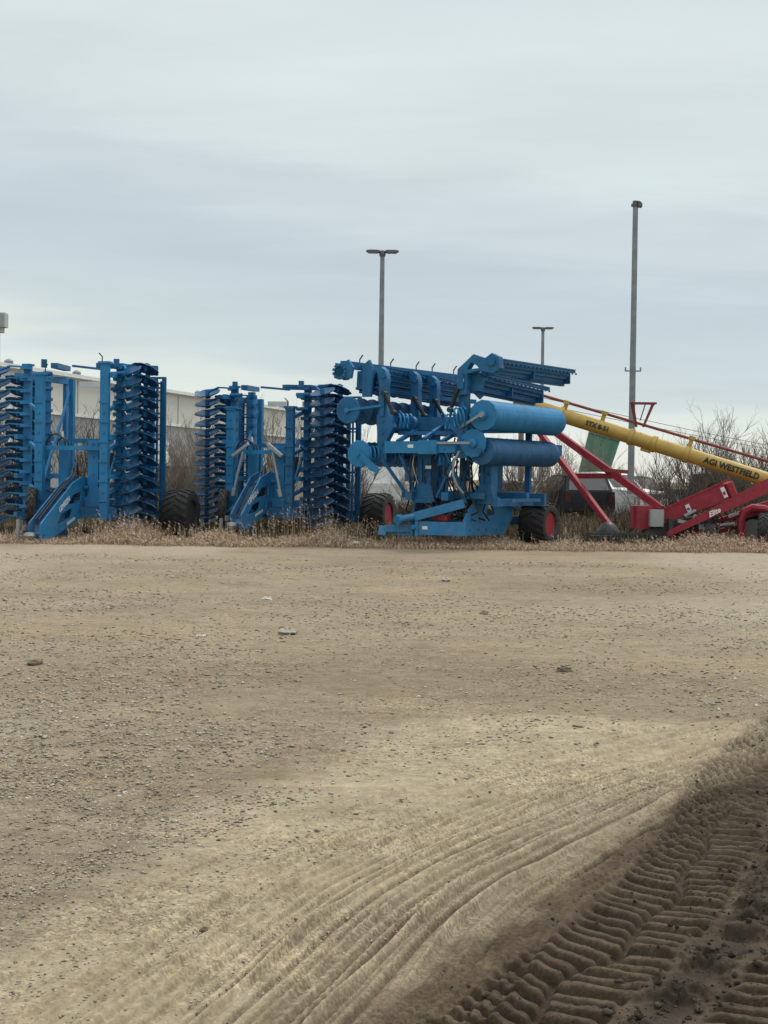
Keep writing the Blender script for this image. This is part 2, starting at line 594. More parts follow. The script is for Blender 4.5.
    def noise(scale, detail=6, rough=.6, sx=1, sy=1):
        mp = N.new('ShaderNodeMapping')
        mp.inputs['Scale'].default_value = (sx, sy, 1)
        L.new(geo.outputs['Position'], mp.inputs['Vector'])
        n = N.new('ShaderNodeTexNoise')
        n.inputs['Scale'].default_value = scale
        n.inputs['Detail'].default_value = detail
        n.inputs['Roughness'].default_value = rough
        L.new(mp.outputs['Vector'], n.inputs['Vector'])
        return n.outputs['Fac']

    def rng_(v, a, b, c=0., d=1.):
        r = N.new('ShaderNodeMapRange')
        r.inputs['From Min'].default_value = a
        r.inputs['From Max'].default_value = b
        r.inputs['To Min'].default_value = c
        r.inputs['To Max'].default_value = d
        L.new(v, r.inputs['Value'])
        return r.outputs['Result']

    def mix(f, a, b, mode='MIX'):
        x_ = N.new('ShaderNodeMix')
        x_.data_type = 'RGBA'
        x_.blend_type = mode
        for sock, val in ((x_.inputs[0], f), (x_.inputs[6], a), (x_.inputs[7], b)):
            if isinstance(val, (int, float)):
                sock.default_value = val
            elif isinstance(val, tuple):
                sock.default_value = (*val, 1)
            else:
                L.new(val, sock)
        return x_.outputs[2]

    def att(n):
        a = N.new('ShaderNodeAttribute')
        a.attribute_name = n
        return a.outputs['Fac']
    def mth_(a, b):
        m1 = N.new('ShaderNodeMath')
        m1.operation = 'MAXIMUM'
        L.new(a, m1.inputs[0])
        L.new(b, m1.inputs[1])
        return rng_(m1.outputs[0], 0, .8, .9, .2)
    base = mix(rng_(noise(.9, 8, .7, 1, 1), .35, .65), (.248, .197, .136), (.338, .278, .197))
    base = mix(rng_(noise(.35, 5, .6, .6, 1.4), .42, .62, 0, .6), base, (.36, .285, .18))
    base = mix(att('red'), base, mix(rng_(noise(2.2, 8, .7), .35, .65), (.235, .182, .118), (.295, .235, .16)))
    base = mix(att('pale'), base, (.37, .32, .24))
    base = mix(att('tan'), base, mix(rng_(noise(3.0, 8, .7, 1, 1), .35, .65), (.295, .241, .160), (.378, .318, .220)))
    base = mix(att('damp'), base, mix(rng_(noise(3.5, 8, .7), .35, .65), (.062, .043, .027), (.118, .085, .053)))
    base = mix(att('dug'), base, mix(rng_(noise(5.0, 8, .7), .35, .65), (.019, .0145, .010), (.046, .035, .024)))
    # gravel: pale and dark grains
    gr = mix(1, base, base, 'MIX')
    vor = N.new('ShaderNodeTexVoronoi')
    vor.inputs['Scale'].default_value = 95
    L.new(geo.outputs['Position'], vor.inputs['Vector'])
    sep = N.new('ShaderNodeSeparateColor')
    L.new(vor.outputs['Color'], sep.inputs['Color'])
    grains = mix(rng_(sep.outputs[0], 0, 1), (.40, .40, .40), (1.65, 1.65, 1.65))
    dens = rng_(noise(.8, 4, .6, 1, 1), .38, .62, .12, .75)
    base = mix(dens, base, mix(1.0, base, grains, 'MULTIPLY'))
    base = mix(rng_(noise(55, 6, .8), .3, .7, 0, .45), base, mix(1.0, base, (.55, .52, .48), 'MULTIPLY'))
    base = mix(rng_(noise(5.5, 9, .75, .8, 1.3), .46, .60, 0, .75), base, mix(1.0, base, (.74, .725, .70), 'MULTIPLY'))
    base = mix(rng_(noise(1.1, 7, .7, .35, 1.6), .50, .64, 0, .55), base, mix(1.0, base, (1.22, 1.20, 1.16), 'MULTIPLY'))
    base = mix(rng_(noise(13, 5, .75, .8, 1.2), .44, .58, 0, .7), base, mix(1.0, base, (.77, .755, .735), 'MULTIPLY'))
    base = mix(rng_(noise(19, 4, .7, .8, 1.2), .54, .66, 0, .7), base, mix(1.0, base, (1.30, 1.28, 1.25), 'MULTIPLY'))
    # darker patches, straw-coloured flecks
    base = mix(rng_(noise(1.7, 10, .8, 1, 1), .55, .72, 0, .5), base, mix(1.0, base, (.62, .6, .58), 'MULTIPLY'))
    base = mix(att('field'), base, mix(rng_(noise(2, 8, .7), .35, .65), (.085, .068, .042), (.19, .15, .09)))
    L.new(base, bs.inputs['Base Color'])
    bp = N.new('ShaderNodeBump')
    L.new(mth_(att('tan'), att('damp')), bp.inputs['Strength'])
    bp.inputs['Distance'].default_value = .012
    add = N.new('ShaderNodeMath')
    add.operation = 'ADD'
    L.new(rng_(noise(48, 9, .8), 0, 1, 0, 1.0), add.inputs[0])
    L.new(rng_(vor.outputs['Distance'], 0, .6, .35, 0), add.inputs[1])
    L.new(add.outputs[0], bp.inputs['Height'])
    L.new(bp.outputs['Normal'], bs.inputs['Normal'])
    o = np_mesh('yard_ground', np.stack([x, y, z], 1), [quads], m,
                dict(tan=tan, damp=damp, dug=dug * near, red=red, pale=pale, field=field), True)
    tag(o, None, None, kind='structure')
    return x.reshape(nrow, ncol), y.reshape(nrow, ncol), z.reshape(nrow, ncol)


GROUND = build_ground()


def ground_z(px_, py_):
    gx, gy, gz = GROUND
    ys = gy[:, 0]
    out = np.zeros(len(px_))
    for k in range(len(px_)):
        i = min(len(ys) - 1, max(0, int(np.searchsorted(ys, py_[k]))))
        j = min(gx.shape[1] - 1, int(np.searchsorted(gx[i], px_[k])))
        out[k] = gz[i, j]
    return out


# ------------------------------------------------------------------ loose gravel (nobody could count it)
def gravel():
    n = 105000
    dy = nr.uniform(80, 560, n)
    yy = F * CAM_H / dy
    xx = nr.uniform(-.34, .34, n) * yy
    dens = fbm(xx * .55, yy * .55, 3, 91)
    s1, t1 = st(T1, xx, np.clip(yy, 2.4, 13))
    sPB, tPB = st(PB, xx, np.clip(yy, 2.4, 13))
    keep = (nr.rand(n) < .85 * sm(dens, .36, .66) + .12) & ~((tPB > -1.5) & (yy < 8.8) & (nr.rand(n) < .82)) & ~((tPB > -.2) & (yy < 9))
    xx, yy = xx[keep], yy[keep]
    n = len(xx)
    sz = .0018 + .010 * nr.rand(n) ** 6 * sm(yy, 3, 9) + .003 * nr.rand(n) ** 3 + .0008 * yy * nr.rand(n)
    base = np.array([(1, 0, 0), (0, 1, 0), (-1, 0, 0), (0, -1, 0), (0, 0, .75), (0, 0, -.6)], float)
    fs = np.array([(0, 1, 4), (1, 2, 4), (2, 3, 4), (3, 0, 4), (1, 0, 5), (2, 1, 5), (3, 2, 5), (0, 3, 5)])
    ang = nr.uniform(0, 6.28, n)
    c, s = np.cos(ang), np.sin(ang)
    v = base[None] * (1 + nr.uniform(-.35, .35, (n, 6, 1))) * sz[:, None, None] * np.array([1.25, .9, .7])
    vx = v[:, :, 0] * c[:, None] - v[:, :, 1] * s[:, None] + xx[:, None]
    vy = v[:, :, 0] * s[:, None] + v[:, :, 1] * c[:, None] + yy[:, None]
    gz = ((fbm(xx * .5, yy * .5, 3, 3) - .5) * .05 + (fbm(xx * 4, yy * 4, 3, 5) - .5) * .012) * (1 - sm(yy, 20, 31))
    vz = v[:, :, 2] + gz[:, None] + sz[:, None] * .25
    f = (np.arange(n)[:, None, None] * 6 + fs[None]).reshape(-1, 3)
    sh = np.repeat(nr.rand(n), 6)
    m = mat('gravel_stone', (.3, .26, .2), .9, attr='shade', cols=[(.12, .098, .07), (.21, .175, .128), (.29, .25, .19), (.36, .315, .245), (.50, .46, .38)])
    o = np_mesh('loose_gravel', np.stack([vx, vy, vz], -1).reshape(-1, 3), [f], m, dict(shade=sh))
    tag(o, 'loose gravel scattered over the bare dirt yard', 'gravel', kind='stuff')


gravel()


def churned():
    """broken lumps thrown up along the tractor ruts"""
    d = dense(T1, .05)
    n = 6500
    k = nr.randint(0, len(d) - 2, n)
    tan_ = d[k + 1] - d[k]
    tan_ /= np.linalg.norm(tan_, axis=1)[:, None]
    nrm = np.stack([tan_[:, 1], -tan_[:, 0]], 1)
    off = np.where(nr.rand(n) < .62, nr.normal(.27, .09, n), np.where(nr.rand(n) < .6, nr.normal(.95, .15, n), nr.normal(-.22, .12, n)))
    p = d[k] + nrm * off[:, None] + nr.normal(0, .02, (n, 2))
    ok = (p[:, 1] > 3.2) & (p[:, 1] < 9.5)
    p, off = p[ok], off[ok]
    n = len(p)
    gz = ground_z(p[:, 0], p[:, 1])
    sz = (.0025 + .011 * nr.rand(n) ** 4) * np.where(off < .05, .55, 1)
    rings, seg = 3, 5
    base = []
    for a in np.linspace(0, pi, rings + 1):
        for b in range(seg):
            base.append((sin(a) * cos(2 * pi * b / seg), sin(a) * sin(2 * pi * b / seg), cos(a) * .7))
    base = np.array(base)
    v = base[None] * (1 + nr.uniform(-.5, .5, (n, len(base), 1))) * sz[:, None, None] * nr.uniform(.7, 1.5, (n, 1, 3))
    v[:, :, 0] += p[:, 0][:, None]
    v[:, :, 1] += p[:, 1][:, None]
    v[:, :, 2] += (gz + sz * .25)[:, None]
    fs = []
    for j in range(rings):
        for b in range(seg):
            fs.append((j * seg + b, (j + 1) * seg + b, (j + 1) * seg + (b + 1) % seg, j * seg + (b + 1) % seg))
    f = (np.arange(n)[:, None, None] * len(base) + np.array(fs)[None]).reshape(-1, 4)
    m = mat('churned_soil', (.07, .055, .04), .95, attr='shade', cols=[(.026, .019, .012), (.046, .034, .022), (.075, .057, .037)], bump=.5, bscale=90)
    o = np_mesh('churned_clods', v.reshape(-1, 3), [f], m, dict(shade=np.repeat(nr.rand(n), len(base))))
    tag(o, 'dark broken clods churned up along the tractor ruts', 'soil clods', kind='stuff')


churned()


def rock(px, py, size, label, m, flat=.55, seed=0):
    d = CAM_M.to_3x3() @ V(((px - 384) / F, -(py - 512) / F, -1))
    p = V((0, 0, CAM_H)) + d * (-CAM_H / d.z)
    rr = random.Random(seed)
    mb = MB()
    n, k = 11, 7
    vs, fs = [], []
    for j in range(k + 1):
        a = pi * j / k
        for i in range(n):
            b = 2 * pi * i / n
            r = size * (1 + rr.uniform(-.30, .25)) * (1 + .25 * cos(2 * b + seed))
            vs.append(V((r * sin(a) * cos(b) * 1.3, r * sin(a) * sin(b), r * cos(a) * flat)))
    for j in range(k):
        for i in range(n):
            fs.append((j * n + i, j * n + (i + 1) % n, (j + 1) * n + (i + 1) % n, (j + 1) * n + i))
    mb.add(vs, fs)
    o = mb.build('dirt_clod' if m is M['clod'] else 'stone', m, None, False)
    o.location = (p.x, p.y, size * flat * .55 - .004)
    o.rotation_euler = (0, 0, rr.uniform(0, 3))
    tag(o, label, 'clod' if m is M['clod'] else 'stone', 'stones and clods lying on the yard')


rock(267, 600, .048, 'pale rounded stone lying on the gravel in front of the second harrow', M['scrap'], .6, 1)
rock(288, 634, .085, 'flat brown block of dirt on the gravel below the pale rounded stone', M['rock'], .45, 2)
rock(564, 671, .046, 'small dark clod alone on the reddish dirt right of the middle', M['clod'], .55, 3)
rock(35, 664, .062, 'dark flat clod near the left edge of the yard', M['clod'], .4, 4)
rock(484, 615, .062, 'low dark clod on the far gravel below the stacked blue machine', M['clod'], .5, 5)
rock(446, 581, .07, 'rough grey stone on the pale gravel nearest the blue tongue beam', M['rock'], .5, 6)
rock(201, 637, .032, 'tiny pale stone on the gravel left of the flat brown block', M['scrap'], .6, 7)
rock(204, 931, .013, 'single dark crumb of dirt in the foreground tan wheel lane', M['clod'], .8, 8)


# ------------------------------------------------------------------ dry grass and weeds
def blades(name, x, y, h, wd, lean, label, cols, seed=0, heads=0.0, cat='dry grass'):
    r = np.random.RandomState(seed)
    n = len(x)
    a = r.uniform(0, 2 * pi, n)
    la = r.uniform(0, 2 * pi, n)
    le = np.abs(r.normal(0, lean, n)) * h
    dx, dy = np.cos(a) * wd / 2, np.sin(a) * wd / 2
    lx, ly = np.cos(la) * le, np.sin(la) * le
    V_ = np.zeros((n, 5, 3))
    V_[:, 0] = np.stack([x - dx, y - dy, 0 * x - .02], 1)
    V_[:, 1] = np.stack([x + dx, y + dy, 0 * x - .02], 1)
    V_[:, 2] = np.stack([x + dx * .8 + lx * .35, y + dy * .8 + ly * .35, h * .6], 1)
    V_[:, 3] = np.stack([x - dx * .8 + lx * .35, y - dy * .8 + ly * .35, h * .6], 1)
    V_[:, 4] = np.stack([x + lx, y + ly, h * np.clip(1 - (le / np.maximum(h, .01)) ** 2 * .3, .4, 1)], 1)
    i = np.arange(n)[:, None] * 5
    q = (i + np.array([[0, 1, 2, 3]]))
    t = (i + np.array([[3, 2, 4]]))
    verts = V_.reshape(-1, 3)
    sh = np.repeat(r.rand(n), 5)
    faces = [q, t]
    if heads > 0:
        k = np.where(r.rand(n) < heads)[0]
        reps = 7
        kk = np.repeat(k, reps)
        m_ = len(kk)
        f = r.uniform(.45, 1.0, m_)
        bx = x[kk] + lx[kk] * f
        by = y[kk] + ly[kk] * f
        bz = h[kk] * f * .97
        aa = r.uniform(0, 2 * pi, m_)
        ln = r.uniform(.02, .075, m_)
        up = r.uniform(.15, 1.1, m_) * ln
        ex, ey = np.cos(aa) * ln, np.sin(aa) * ln
        ww = .0055
        T = np.zeros((m_, 3, 3))
        T[:, 0] = np.stack([bx - ey / ln * ww, by + ex / ln * ww, bz - .006], 1)
        T[:, 1] = np.stack([bx + ey / ln * ww, by - ex / ln * ww, bz + .006], 1)
        T[:, 2] = np.stack([bx + ex, by + ey, bz + up], 1)
        faces.append(len(verts) + np.arange(m_ * 3).reshape(-1, 3))
        verts = np.concatenate([verts, T.reshape(-1, 3)])
        sh = np.concatenate([sh, np.repeat(np.clip(r.normal(.62, .25, m_), 0, 1), 3)])
    m = mat(name + '_straw', (.3, .24, .15), .9, attr='shade', cols=cols, spec=.2)
    o = np_mesh(name, verts, faces, m, dict(shade=sh))
    tag(o, label, cat, kind='stuff')
    return o


STRAW = [(.17, .112, .076), (.32, .225, .155), (.44, .325, .23), (.52, .40, .295), (.62, .50, .38)]


def strip():
    def hb(px):
        return np.interp(px, [-20, 20, 60, 80, 120, 150, 172, 196, 205, 225, 240, 268, 280, 300, 330, 355, 395, 410, 430, 520, 545, 560, 600, 680, 700, 768, 800],
                         [.14, .13, .16, .36, .46, .44, .28, .28, .42, .34, .30, .40, .62, .62, .54, .44, .36, .30, .28, .24, .20, .15, .15, .22, .34, .36, .34])
    # tufts: blades that lean out from a common root
    nt = 1800
    tx = nr.uniform(-11.5, 13.5, nt)
    edge = lambda q: (fbm(q * 1.2, q * 0, 3, 101) - .5) * .9
    ty = 30.9 + np.abs(nr.normal(0, 1.15, nt)) + edge(tx)
    front = sm(ty - edge(tx), 30.85, 32.0)
    th = hb(384 + F * tx / ty) * (.35 + .65 * front) * nr.uniform(.55, 1.25, nt) * (.15 + 1.25 * fbm(tx * .9, tx * 0, 2, 104))
    k = np.repeat(np.arange(nt), 24)
    n = len(k)
    r = np.abs(nr.normal(0, .09, n))
    a = nr.uniform(0, 2 * pi, n)
    x, y = tx[k] + r * np.cos(a), ty[k] + r * np.sin(a)
    h = th[k] * nr.uniform(.45, 1.12, n)
    blades('dry_weeds', x, y, h, nr.uniform(.004, .009, n), .45, 'pale dry weeds along the edge of the yard in front of the machines', STRAW, 5, .36, 'dry weeds')
    n = 9000
    x = nr.uniform(-11.5, 13.5, n)
    y = 30.55 + np.abs(nr.normal(0, .9, n)) + edge(x)
    h = nr.uniform(.03, .16, n) * (.6 + .8 * fbm(x * 2, y * 2, 2, 105))
    blades('short_grass', x, y, h, nr.uniform(.005, .01, n), .6, 'short thin dry grass creeping from the weeds onto the yard', STRAW, 8, .05, 'dry grass')
    n = 380
    x = np.concatenate([nr.uniform(-7, .5, n - 90), nr.uniform(1, 9, 90)])
    y = nr.uniform(31.3, 33.2, n)
    h = hb(384 + F * x / y) * nr.uniform(1.0, 1.75, n)
    blades('tall_stalks', x, y, h, nr.uniform(.005, .008, n), .2, 'sparse taller weed stalks standing over the dry weeds', STRAW, 12, .8, 'dry weeds')
    n = 26000
    x = nr.uniform(-16, 22, n)
    y = nr.uniform(33, 60, n)
    h = .16 + .38 * fbm(x * .5, y * .5, 3, 107) * nr.uniform(.4, 1.2, n)
    blades('field_grass', x, y, h, nr.uniform(.012, .03, n), .4, 'brown dry grass covering the field behind the machines',
           [(.05, .04, .026), (.09, .07, .045), (.14, .11, .07), (.19, .15, .095), (.24, .19, .12)], 6, .1)


strip()
def scrap():
    mb = MB()
    p = GX(352, 31.2)
    mb.box((0, 0, .05), (.26, .16, .05), Matrix.Rotation(.3, 3, 'Y'), .04)
    mb.box((.1, .03, .09), (.14, .1, .05), Matrix.Rotation(-.5, 3, 'X'), .03)
    mb.box((-.14, 0, .04), (.1, .12, .04), Matrix.Rotation(.5, 3, 'Z'), .03)
    o = mb.build('white_scrap', M['scrap'])
    o.location = p
    tag(o, 'crumpled white scrap lying in the dry weeds below the rear wheel of the second harrow', 'litter')
scrap()


# ------------------------------------------------------------------ shared machine pieces
def disc_mesh(r=.29, name='disc', notch=True, m='blue_disc_shade', depth=.075):
    mb = MB()
    pr = [(0.0, -depth), (r * .3, -depth * .93), (r * .6, -depth * .66), (r * .85, -depth * .27), (r, 0.0), (r * .985, .012), (r * .82, -depth * .2), (r * .55, -depth * .62), (r * .25, -depth * .85), (0.0, -depth * .88)]
    mb.lathe(pr, n=24, notch=((4, 5), .91, 3) if notch else None)
    mb.lathe([(.065, -depth - .05), (.075, -depth - .02), (.075, -depth * .9)], n=12)
    mb.lathe([(.05, -depth * .9), (.05, .0), (.03, .02)], n=10)
    return mb.mesh(name, M[m], True)


def wheel(parent, c, axis, R_, wd, rim_m, rim_r=.52, lugs=20):
    """wheel part (hub) with a tyre and a rim below it; axis points to the outer face"""
    c, ax = V(c), V(axis).normalized()
    x, y, z = frame_z(ax)
    hub = MB()
    hub.lathe([(.07, -wd * .3), (.07, wd * .2), (.05, wd * .24)], c, ax, 12)
    for k in range(6):
        a = 2 * pi * k / 6
        hub.lathe([(.014, wd * .1), (.014, wd * .17)], c + x * (.11 * cos(a)) + y * (.11 * sin(a)), ax, 6)
    h = hub.build('wheel', M['dark_metal'], parent)
    rr = R_ * rim_r
    t = MB()
    w = wd / 2
    t.lathe([(rr, -w * .8), (rr * 1.12, -w * .95), (R_ * .8, -w * 1.0), (R_ * .92, -w * .94), (R_ * .965, -w * .7), (R_ * .975, 0), (R_ * .965, w * .7), (R_ * .92, w * .94), (R_ * .8, w * 1.0), (rr * 1.12, w * .95), (rr, w * .8), (rr * .98, 0), (rr, -w * .8)], c, ax, 40)
    for k in range(lugs):
        for sd in (-1, 1):
            a0 = 2 * pi * (k + (.5 if sd > 0 else 0)) / lugs
            a1 = a0 + 2 * pi * .95 / lugs
            pts = []
            for f in range(5):
                q = f / 4
                a = a0 + (a1 - a0) * q
                rad = R_ * (.985 - (.05 if f == 4 else .0))
                pts.append(c + ax * (sd * w * (.02 + .96 * q)) + (x * cos(a) + y * sin(a)) * rad)
            for f in range(4):
                mid = (pts[f] + pts[f + 1]) / 2 - c
                up = mid - ax * mid.dot(ax)
                t.beam(pts[f], pts[f + 1], R_ * .075, R_ * .06, up)
    t.build('tyre', M['black'], h)
    m = MB()
    m.lathe([(rr * 1.03, w * .82), (rr * 1.0, w * .86), (rr * .9, w * .7), (rr * .82, w * .3), (rr * .5, w * .22), (rr * .3, w * .3), (0, w * .3)], c, ax, 28)
    m.lathe([(rr * 1.03, -w * .82), (rr * 1.0, -w * .86), (rr * .9, -w * .7), (rr * .82, -w * .1), (0, -w * .1)], c, ax, 28)
    m.build('rim', rim_m, h)
    return h


def bolts(mb, pts, axis, r=.022, h=.02):
    for p in pts:
        mb.lathe([(r, 0), (r, h)], p, axis, 6)


DISC = disc_mesh(.29)
DISC_BIG = disc_mesh(.335, depth=.085)
DISC_PLAIN = disc_mesh(.30, notch=False)


# ------------------------------------------------------------------ folded disc harrow (two of them)
def harrow(label, O, yaw, H, tongue_from, variant, group):
    root = thing('disc_harrow', label, 'disc harrow', O, R(-yaw), group)
    B = M['blue']
    rr = random.Random(40 + variant)
    # --- chassis
    f = MB()
    f.beam((-.16, 1.9, .78), (-.16, 5.5, .78), .16, .24)
    f.beam((.16, 1.9, .78), (.16, 5.5, .78), .16, .24)
    f.beam((-.95, 2.15, .62), (1.0, 2.15, .62), .26, .24, (0, 0, 1))
    f.beam((-.85, 3.5, .62), (.9, 3.5, .62), .2, .2)
    f.beam((-1.6, 4.6 if not variant else 5.0, .55), (1.6, 4.6 if not variant else 5.0, .55), .18, .18)
    for u in (-1.2, 1.2):
        f.plate([(4.55, .4), (5.2, .35), (5.35, .6), (5.0, .95), (4.5, .9)], (u, 0, 0), (0, 1, 0), (0, 0, 1), .05)
    f.beam((-.62, 5.3, .5), (-.62, 5.3, 1.7), .12, .12, (0, 1, 0))
    f.beam((.62, 5.3, .5), (.62, 5.3, 1.7), .12, .12, (0, 1, 0))
    f.beam((-.7, 5.3, 1.7), (.7, 5.3, 1.7), .12, .14)
    f.build('main_frame', B, root)
    # folding bracket between the wings: u-shaped plate frame
    g = MB()
    g.beam((.42, 2.3, .75), (.42, 2.3, 2.28), .26, .16, (0, 1, 0))
    g.beam((-.42, 2.5, .75), (-.42, 2.5, 2.28), .22, .16, (0, 1, 0))
    g.beam((-.30, 2.3, .86), (.56, 2.3, .86), .2, .22)
    g.beam((-.78, 2.12, 2.1), (.72, 2.12, 2.1), .08, .10)
    g.beam((-.78, 3.55, 2.3), (.78, 3.55, 2.3), .08, .10)
    g.plate([(.3, .75), (.75, .75), (.62, 1.2), (.42, 1.2)], (0, 2.18, 0), (1, 0, 0), (0, 0, 1), .03)
    bolts(g, [(.42, 2.21, z) for z in (1.1, 1.5, 1.9, 2.2)], (0, -1, 0))
    g.build('folding_frame', M['blue_light'], root)

    # --- tongue: two cut-out plates tied together
    t0 = tongue_from
    zo = .20 if variant else .02
    out = [(t0, .04), (t0 + .35, .02), (1.9, .42), (2.62, .62), (2.62, 1.38), (2.1, 1.42), (1.6, 1.28), (t0, .40)]
    holes = []
    if True:
        holes = [[(1.36, .80), (1.62, 1.01), (2.08, 1.10), (2.02, .86), (1.80, .82)],
                 [(.78, .36), (1.04, .60), (1.58, .72), (1.50, .50), (1.28, .43)]]
    for u, mm in ((.20, 'blue_light'), (-.08, 'blue')):
        p = MB()
        p.plate(out, (u, 0, zo), (0, 1, 0), (0, 0, 1), .03, holes)
        if u > 0:
            bolts(p, [(u + .015, a, b + zo) for a, b in ((2.45, .75), (2.45, 1.1), (t0 + .15, .15), (2.25, .68))], (1, 0, 0))
        pl = p.build('tongue_plate', M[mm], root)
        if u > 0:
            for txt, a, b, sz, an in (('LEMKEN', 1.16, .80, .16, 27), ('HELIODOR', 1.50, .415, .09, 16)):
                me = text_mesh(txt, sz)
                q = Matrix.Translation((u + .018, a, b + zo)) @ Matrix.Rotation(pi / 2, 4, 'Z') @ Matrix.Rotation(pi / 2, 4, 'X') @ Matrix.Rotation(R(an), 4, 'Z')
                me.materials.append(M['white'])
                part('lettering', me, pl, q)
    c = MB()
    c.beam((.06, t0 + .1, .14 + zo), (.06, 1.7, 1.06 + zo), .25, .03)
    c.beam((.06, 1.72, 1.14 + zo), (.06, 2.6, 1.26 + zo), .25, .03)
    c.beam((.06, t0 + .05, .12 + zo), (.06, 2.6, .66 + zo), .24, .10)
    c.tube((-.3, 2.2, 1.16 + zo), (.32, 2.2, 1.16 + zo), .05)
    c.build('tongue_bridge', B, root)
    h = MB()
    h.lathe([(.09, -.07), (.12, 0), (.09, .07)], (0, t0 - .12, .14 + zo), (0, 0, 1), 14)
    h.beam((0, t0 - .08, .14 + zo), (0, t0 + .2, .14 + zo), .14, .1)
    h.beam((-.22, t0 + .0, .3 + zo), (-.05, t0 + .35, .3 + zo), .05, .12)
    h.beam((-.30, t0 - .05, .02), (-.30, t0 - .05, .5), .06, .06, (0, 1, 0))
    h.build('hitch', M['steel'], root)
    j = MB()
    v = 1.55
    j.beam((-.02, v, 0), (-.02, v, .7), .17, .17, (0, 1, 0))
    j.beam((-.02, v, .012), (-.02, v, .03), .32, .32, (0, 1, 0))
    j.build('support_leg', B, root)
    r_ = MB()
    r_.plate([(0, 0), (.42, -.05), (.5, .28), (.30, .52), (.05, .45)], (.0, 2.72, .85), (1, 0, 0), (0, 0, 1), .05)
    r_.beam((.1, 2.66, 1.0), (.45, 2.66, 1.25), .05, .12)
    r_.build('hose_rack', M['grey'] if variant else M['steel'], root)

    # --- the folded wings
    n = 14
    sp = (H - .40) / (n - .6)
    for s in (-1, 1):
        ud = (-1.72 if variant else -2.15) if s < 0 else (1.42 if variant else 1.14)
        ub = (1.0 if variant else .92) if s > 0 else (-1.0 if variant else -1.40)
        mast = H - (.55 if variant else (.0 if s > 0 else .25))
        w = MB()
        w.beam((s * .80, 2.0, .45), (s * .80, 2.0, mast), .19, .15, (0, 1, 0))
        w.beam((s * .80, 2.0, mast), (s * .80, 2.0, mast + .05), .27, .22, (0, 1, 0))
        for k in range(6):
            w.beam((s * .80 - .11, 1.91, .9 + k * .45), (s * .80 + .11, 1.91, .9 + k * .45), .02, .05)
        w.beam((ub, 2.6, .35), (ub, 2.6, H), .15, .15, (0, 1, 0))
        w.beam((ub, 2.6, H), (ub, 2.6, H + .05), .22, .22, (0, 1, 0))
        w.beam((ub, 3.6, .35), (ub, 3.6, H - .05), .15, .15, (0, 1, 0))
        rx = .62 if s > 0 else 1.0
        w.beam((s * rx, 4.15, .5), (s * rx, 4.15, H - .2), .12, .14, (0, 1, 0))
        w.beam((s * (rx + .33), 4.5, .4), (s * (rx + .33), 4.5, H - .15), .09, .12, (0, 1, 0))
        for z in (.55, 1.45, 2.35, H - .25):
            w.beam((ub, 2.0, z), (s * (rx + .31), 4.6, z), .09, .11)
        for z in (1.0, 2.0, 2.9):
            w.beam((s * .75, 2.0, z), (ub, 2.6, z + .25), .1, .08)
        w.beam((s * (rx + .04), 4.12, H - .5), (s * .80, 2.1, 1.2), .05, .07)
        bolts(w, [(s * .80, 1.92, z) for z in (1.1, 1.55, 2.0, 2.45, 2.9)], (0, -1, 0), .03)
        w.build('wing_frame', M['blue_light'] if (variant and s < 1) or not variant else B, root)
        # top fittings
        k_ = MB()
        k_.beam((s * .55, 2.2, H - .02), (s * 1.15, 4.2, H + .06), .16, .12)
        k_.tube((s * .9, 2.4, H - .05), (s * .9, 2.4, H + .14), .07)
        k_.tube((s * .9 - .1, 2.35, H - .2), (s * .9 + .22, 2.35, H - .2), .05)
        k_.tube((s * .9 - .1, 2.35, H - .55), (s * .9 + .22, 2.35, H - .55), .045)
        k_.beam((s * .55, 3.2, H + .05), (s * .25, 4.3, H + .05), .05, .05)
        k_.build('end_bracket', B, root)
        pin = MB()
        pin.tube((s * .7, 2.05, mast), (s * .7, 2.05, mast + .18), .014)
        pin.tube((s * .7, 2.05, mast + .17), (s * .63, 2.02, mast + .25), .014)
        pin.build('lock_pin', M['dark_metal'], root)
        tp = MB()
        tp.beam((s * .2, 4.15, H - .33), (s * .75, 4.05, H - .33), .06, .13)
        tp.build('warning_board', M['white'] if s < 0 else M['grey'], root)
        # rows of discs
        for row, v in ((0, 2.5), (1, 3.6)):
            arm = MB()
            d = ud - ub
            arm.beam((-d, 0, .06), (-d * .45, 0, .085), .12, .035, (0, 0, 1))
            arm.beam((-d * .45, 0, .085), (-.02, 0, -.05), .12, .03, (0, 0, 1), .08, .03)
            arm.box((-d, 0, .04), (.21, .21, .075))
            arm.tube((-d - .05 * s, -.11, .04), (-d - .05 * s, .11, .04), .03, n=8)
            arm.tube((-.0, 0, -.10), (0, 0, .02), .055, n=10)
            ame = arm.mesh('disc_arm', M['blue_light'] if variant == 0 else B, True)
            tilt = (10 if row == 0 else -12)
            if s < 0:
                tilt = 4 if row == 0 else -8
            for i in range(n):
                z = .42 + sp * (i + (.5 if row else 0))
                if row and i == n - 1 and s < 0:
                    continue
                part('disc_arm', ame, root, Matrix.Translation((ud, v, z)))
                q = (Matrix.Translation((ud, v, z - .05)) @ Matrix.Rotation(R(-tilt + rr.uniform(-3, 3)), 4, 'Y')
                     @ Matrix.Rotation(R((20 if row == 0 else -21) + rr.uniform(-2, 2)), 4, 'X') @ Matrix.Rotation(rr.uniform(0, 6), 4, 'Z'))
                if row == 1:
                    q = q @ Matrix.Rotation(pi, 4, 'X')
                part('disc', DISC_BIG, root, q)
        # cage roller
        ro = MB()
        cu, cv = (1.30 if variant else .92) if s > 0 else (-1.55 if variant else -2.25), 4.62
        for k in range(9):
            a = 2 * pi * k / 9
            ro.tube((cu + .21 * cos(a), cv + .21 * sin(a), .35), (cu + .21 * cos(a), cv + .21 * sin(a), H - .22), .026, n=6)
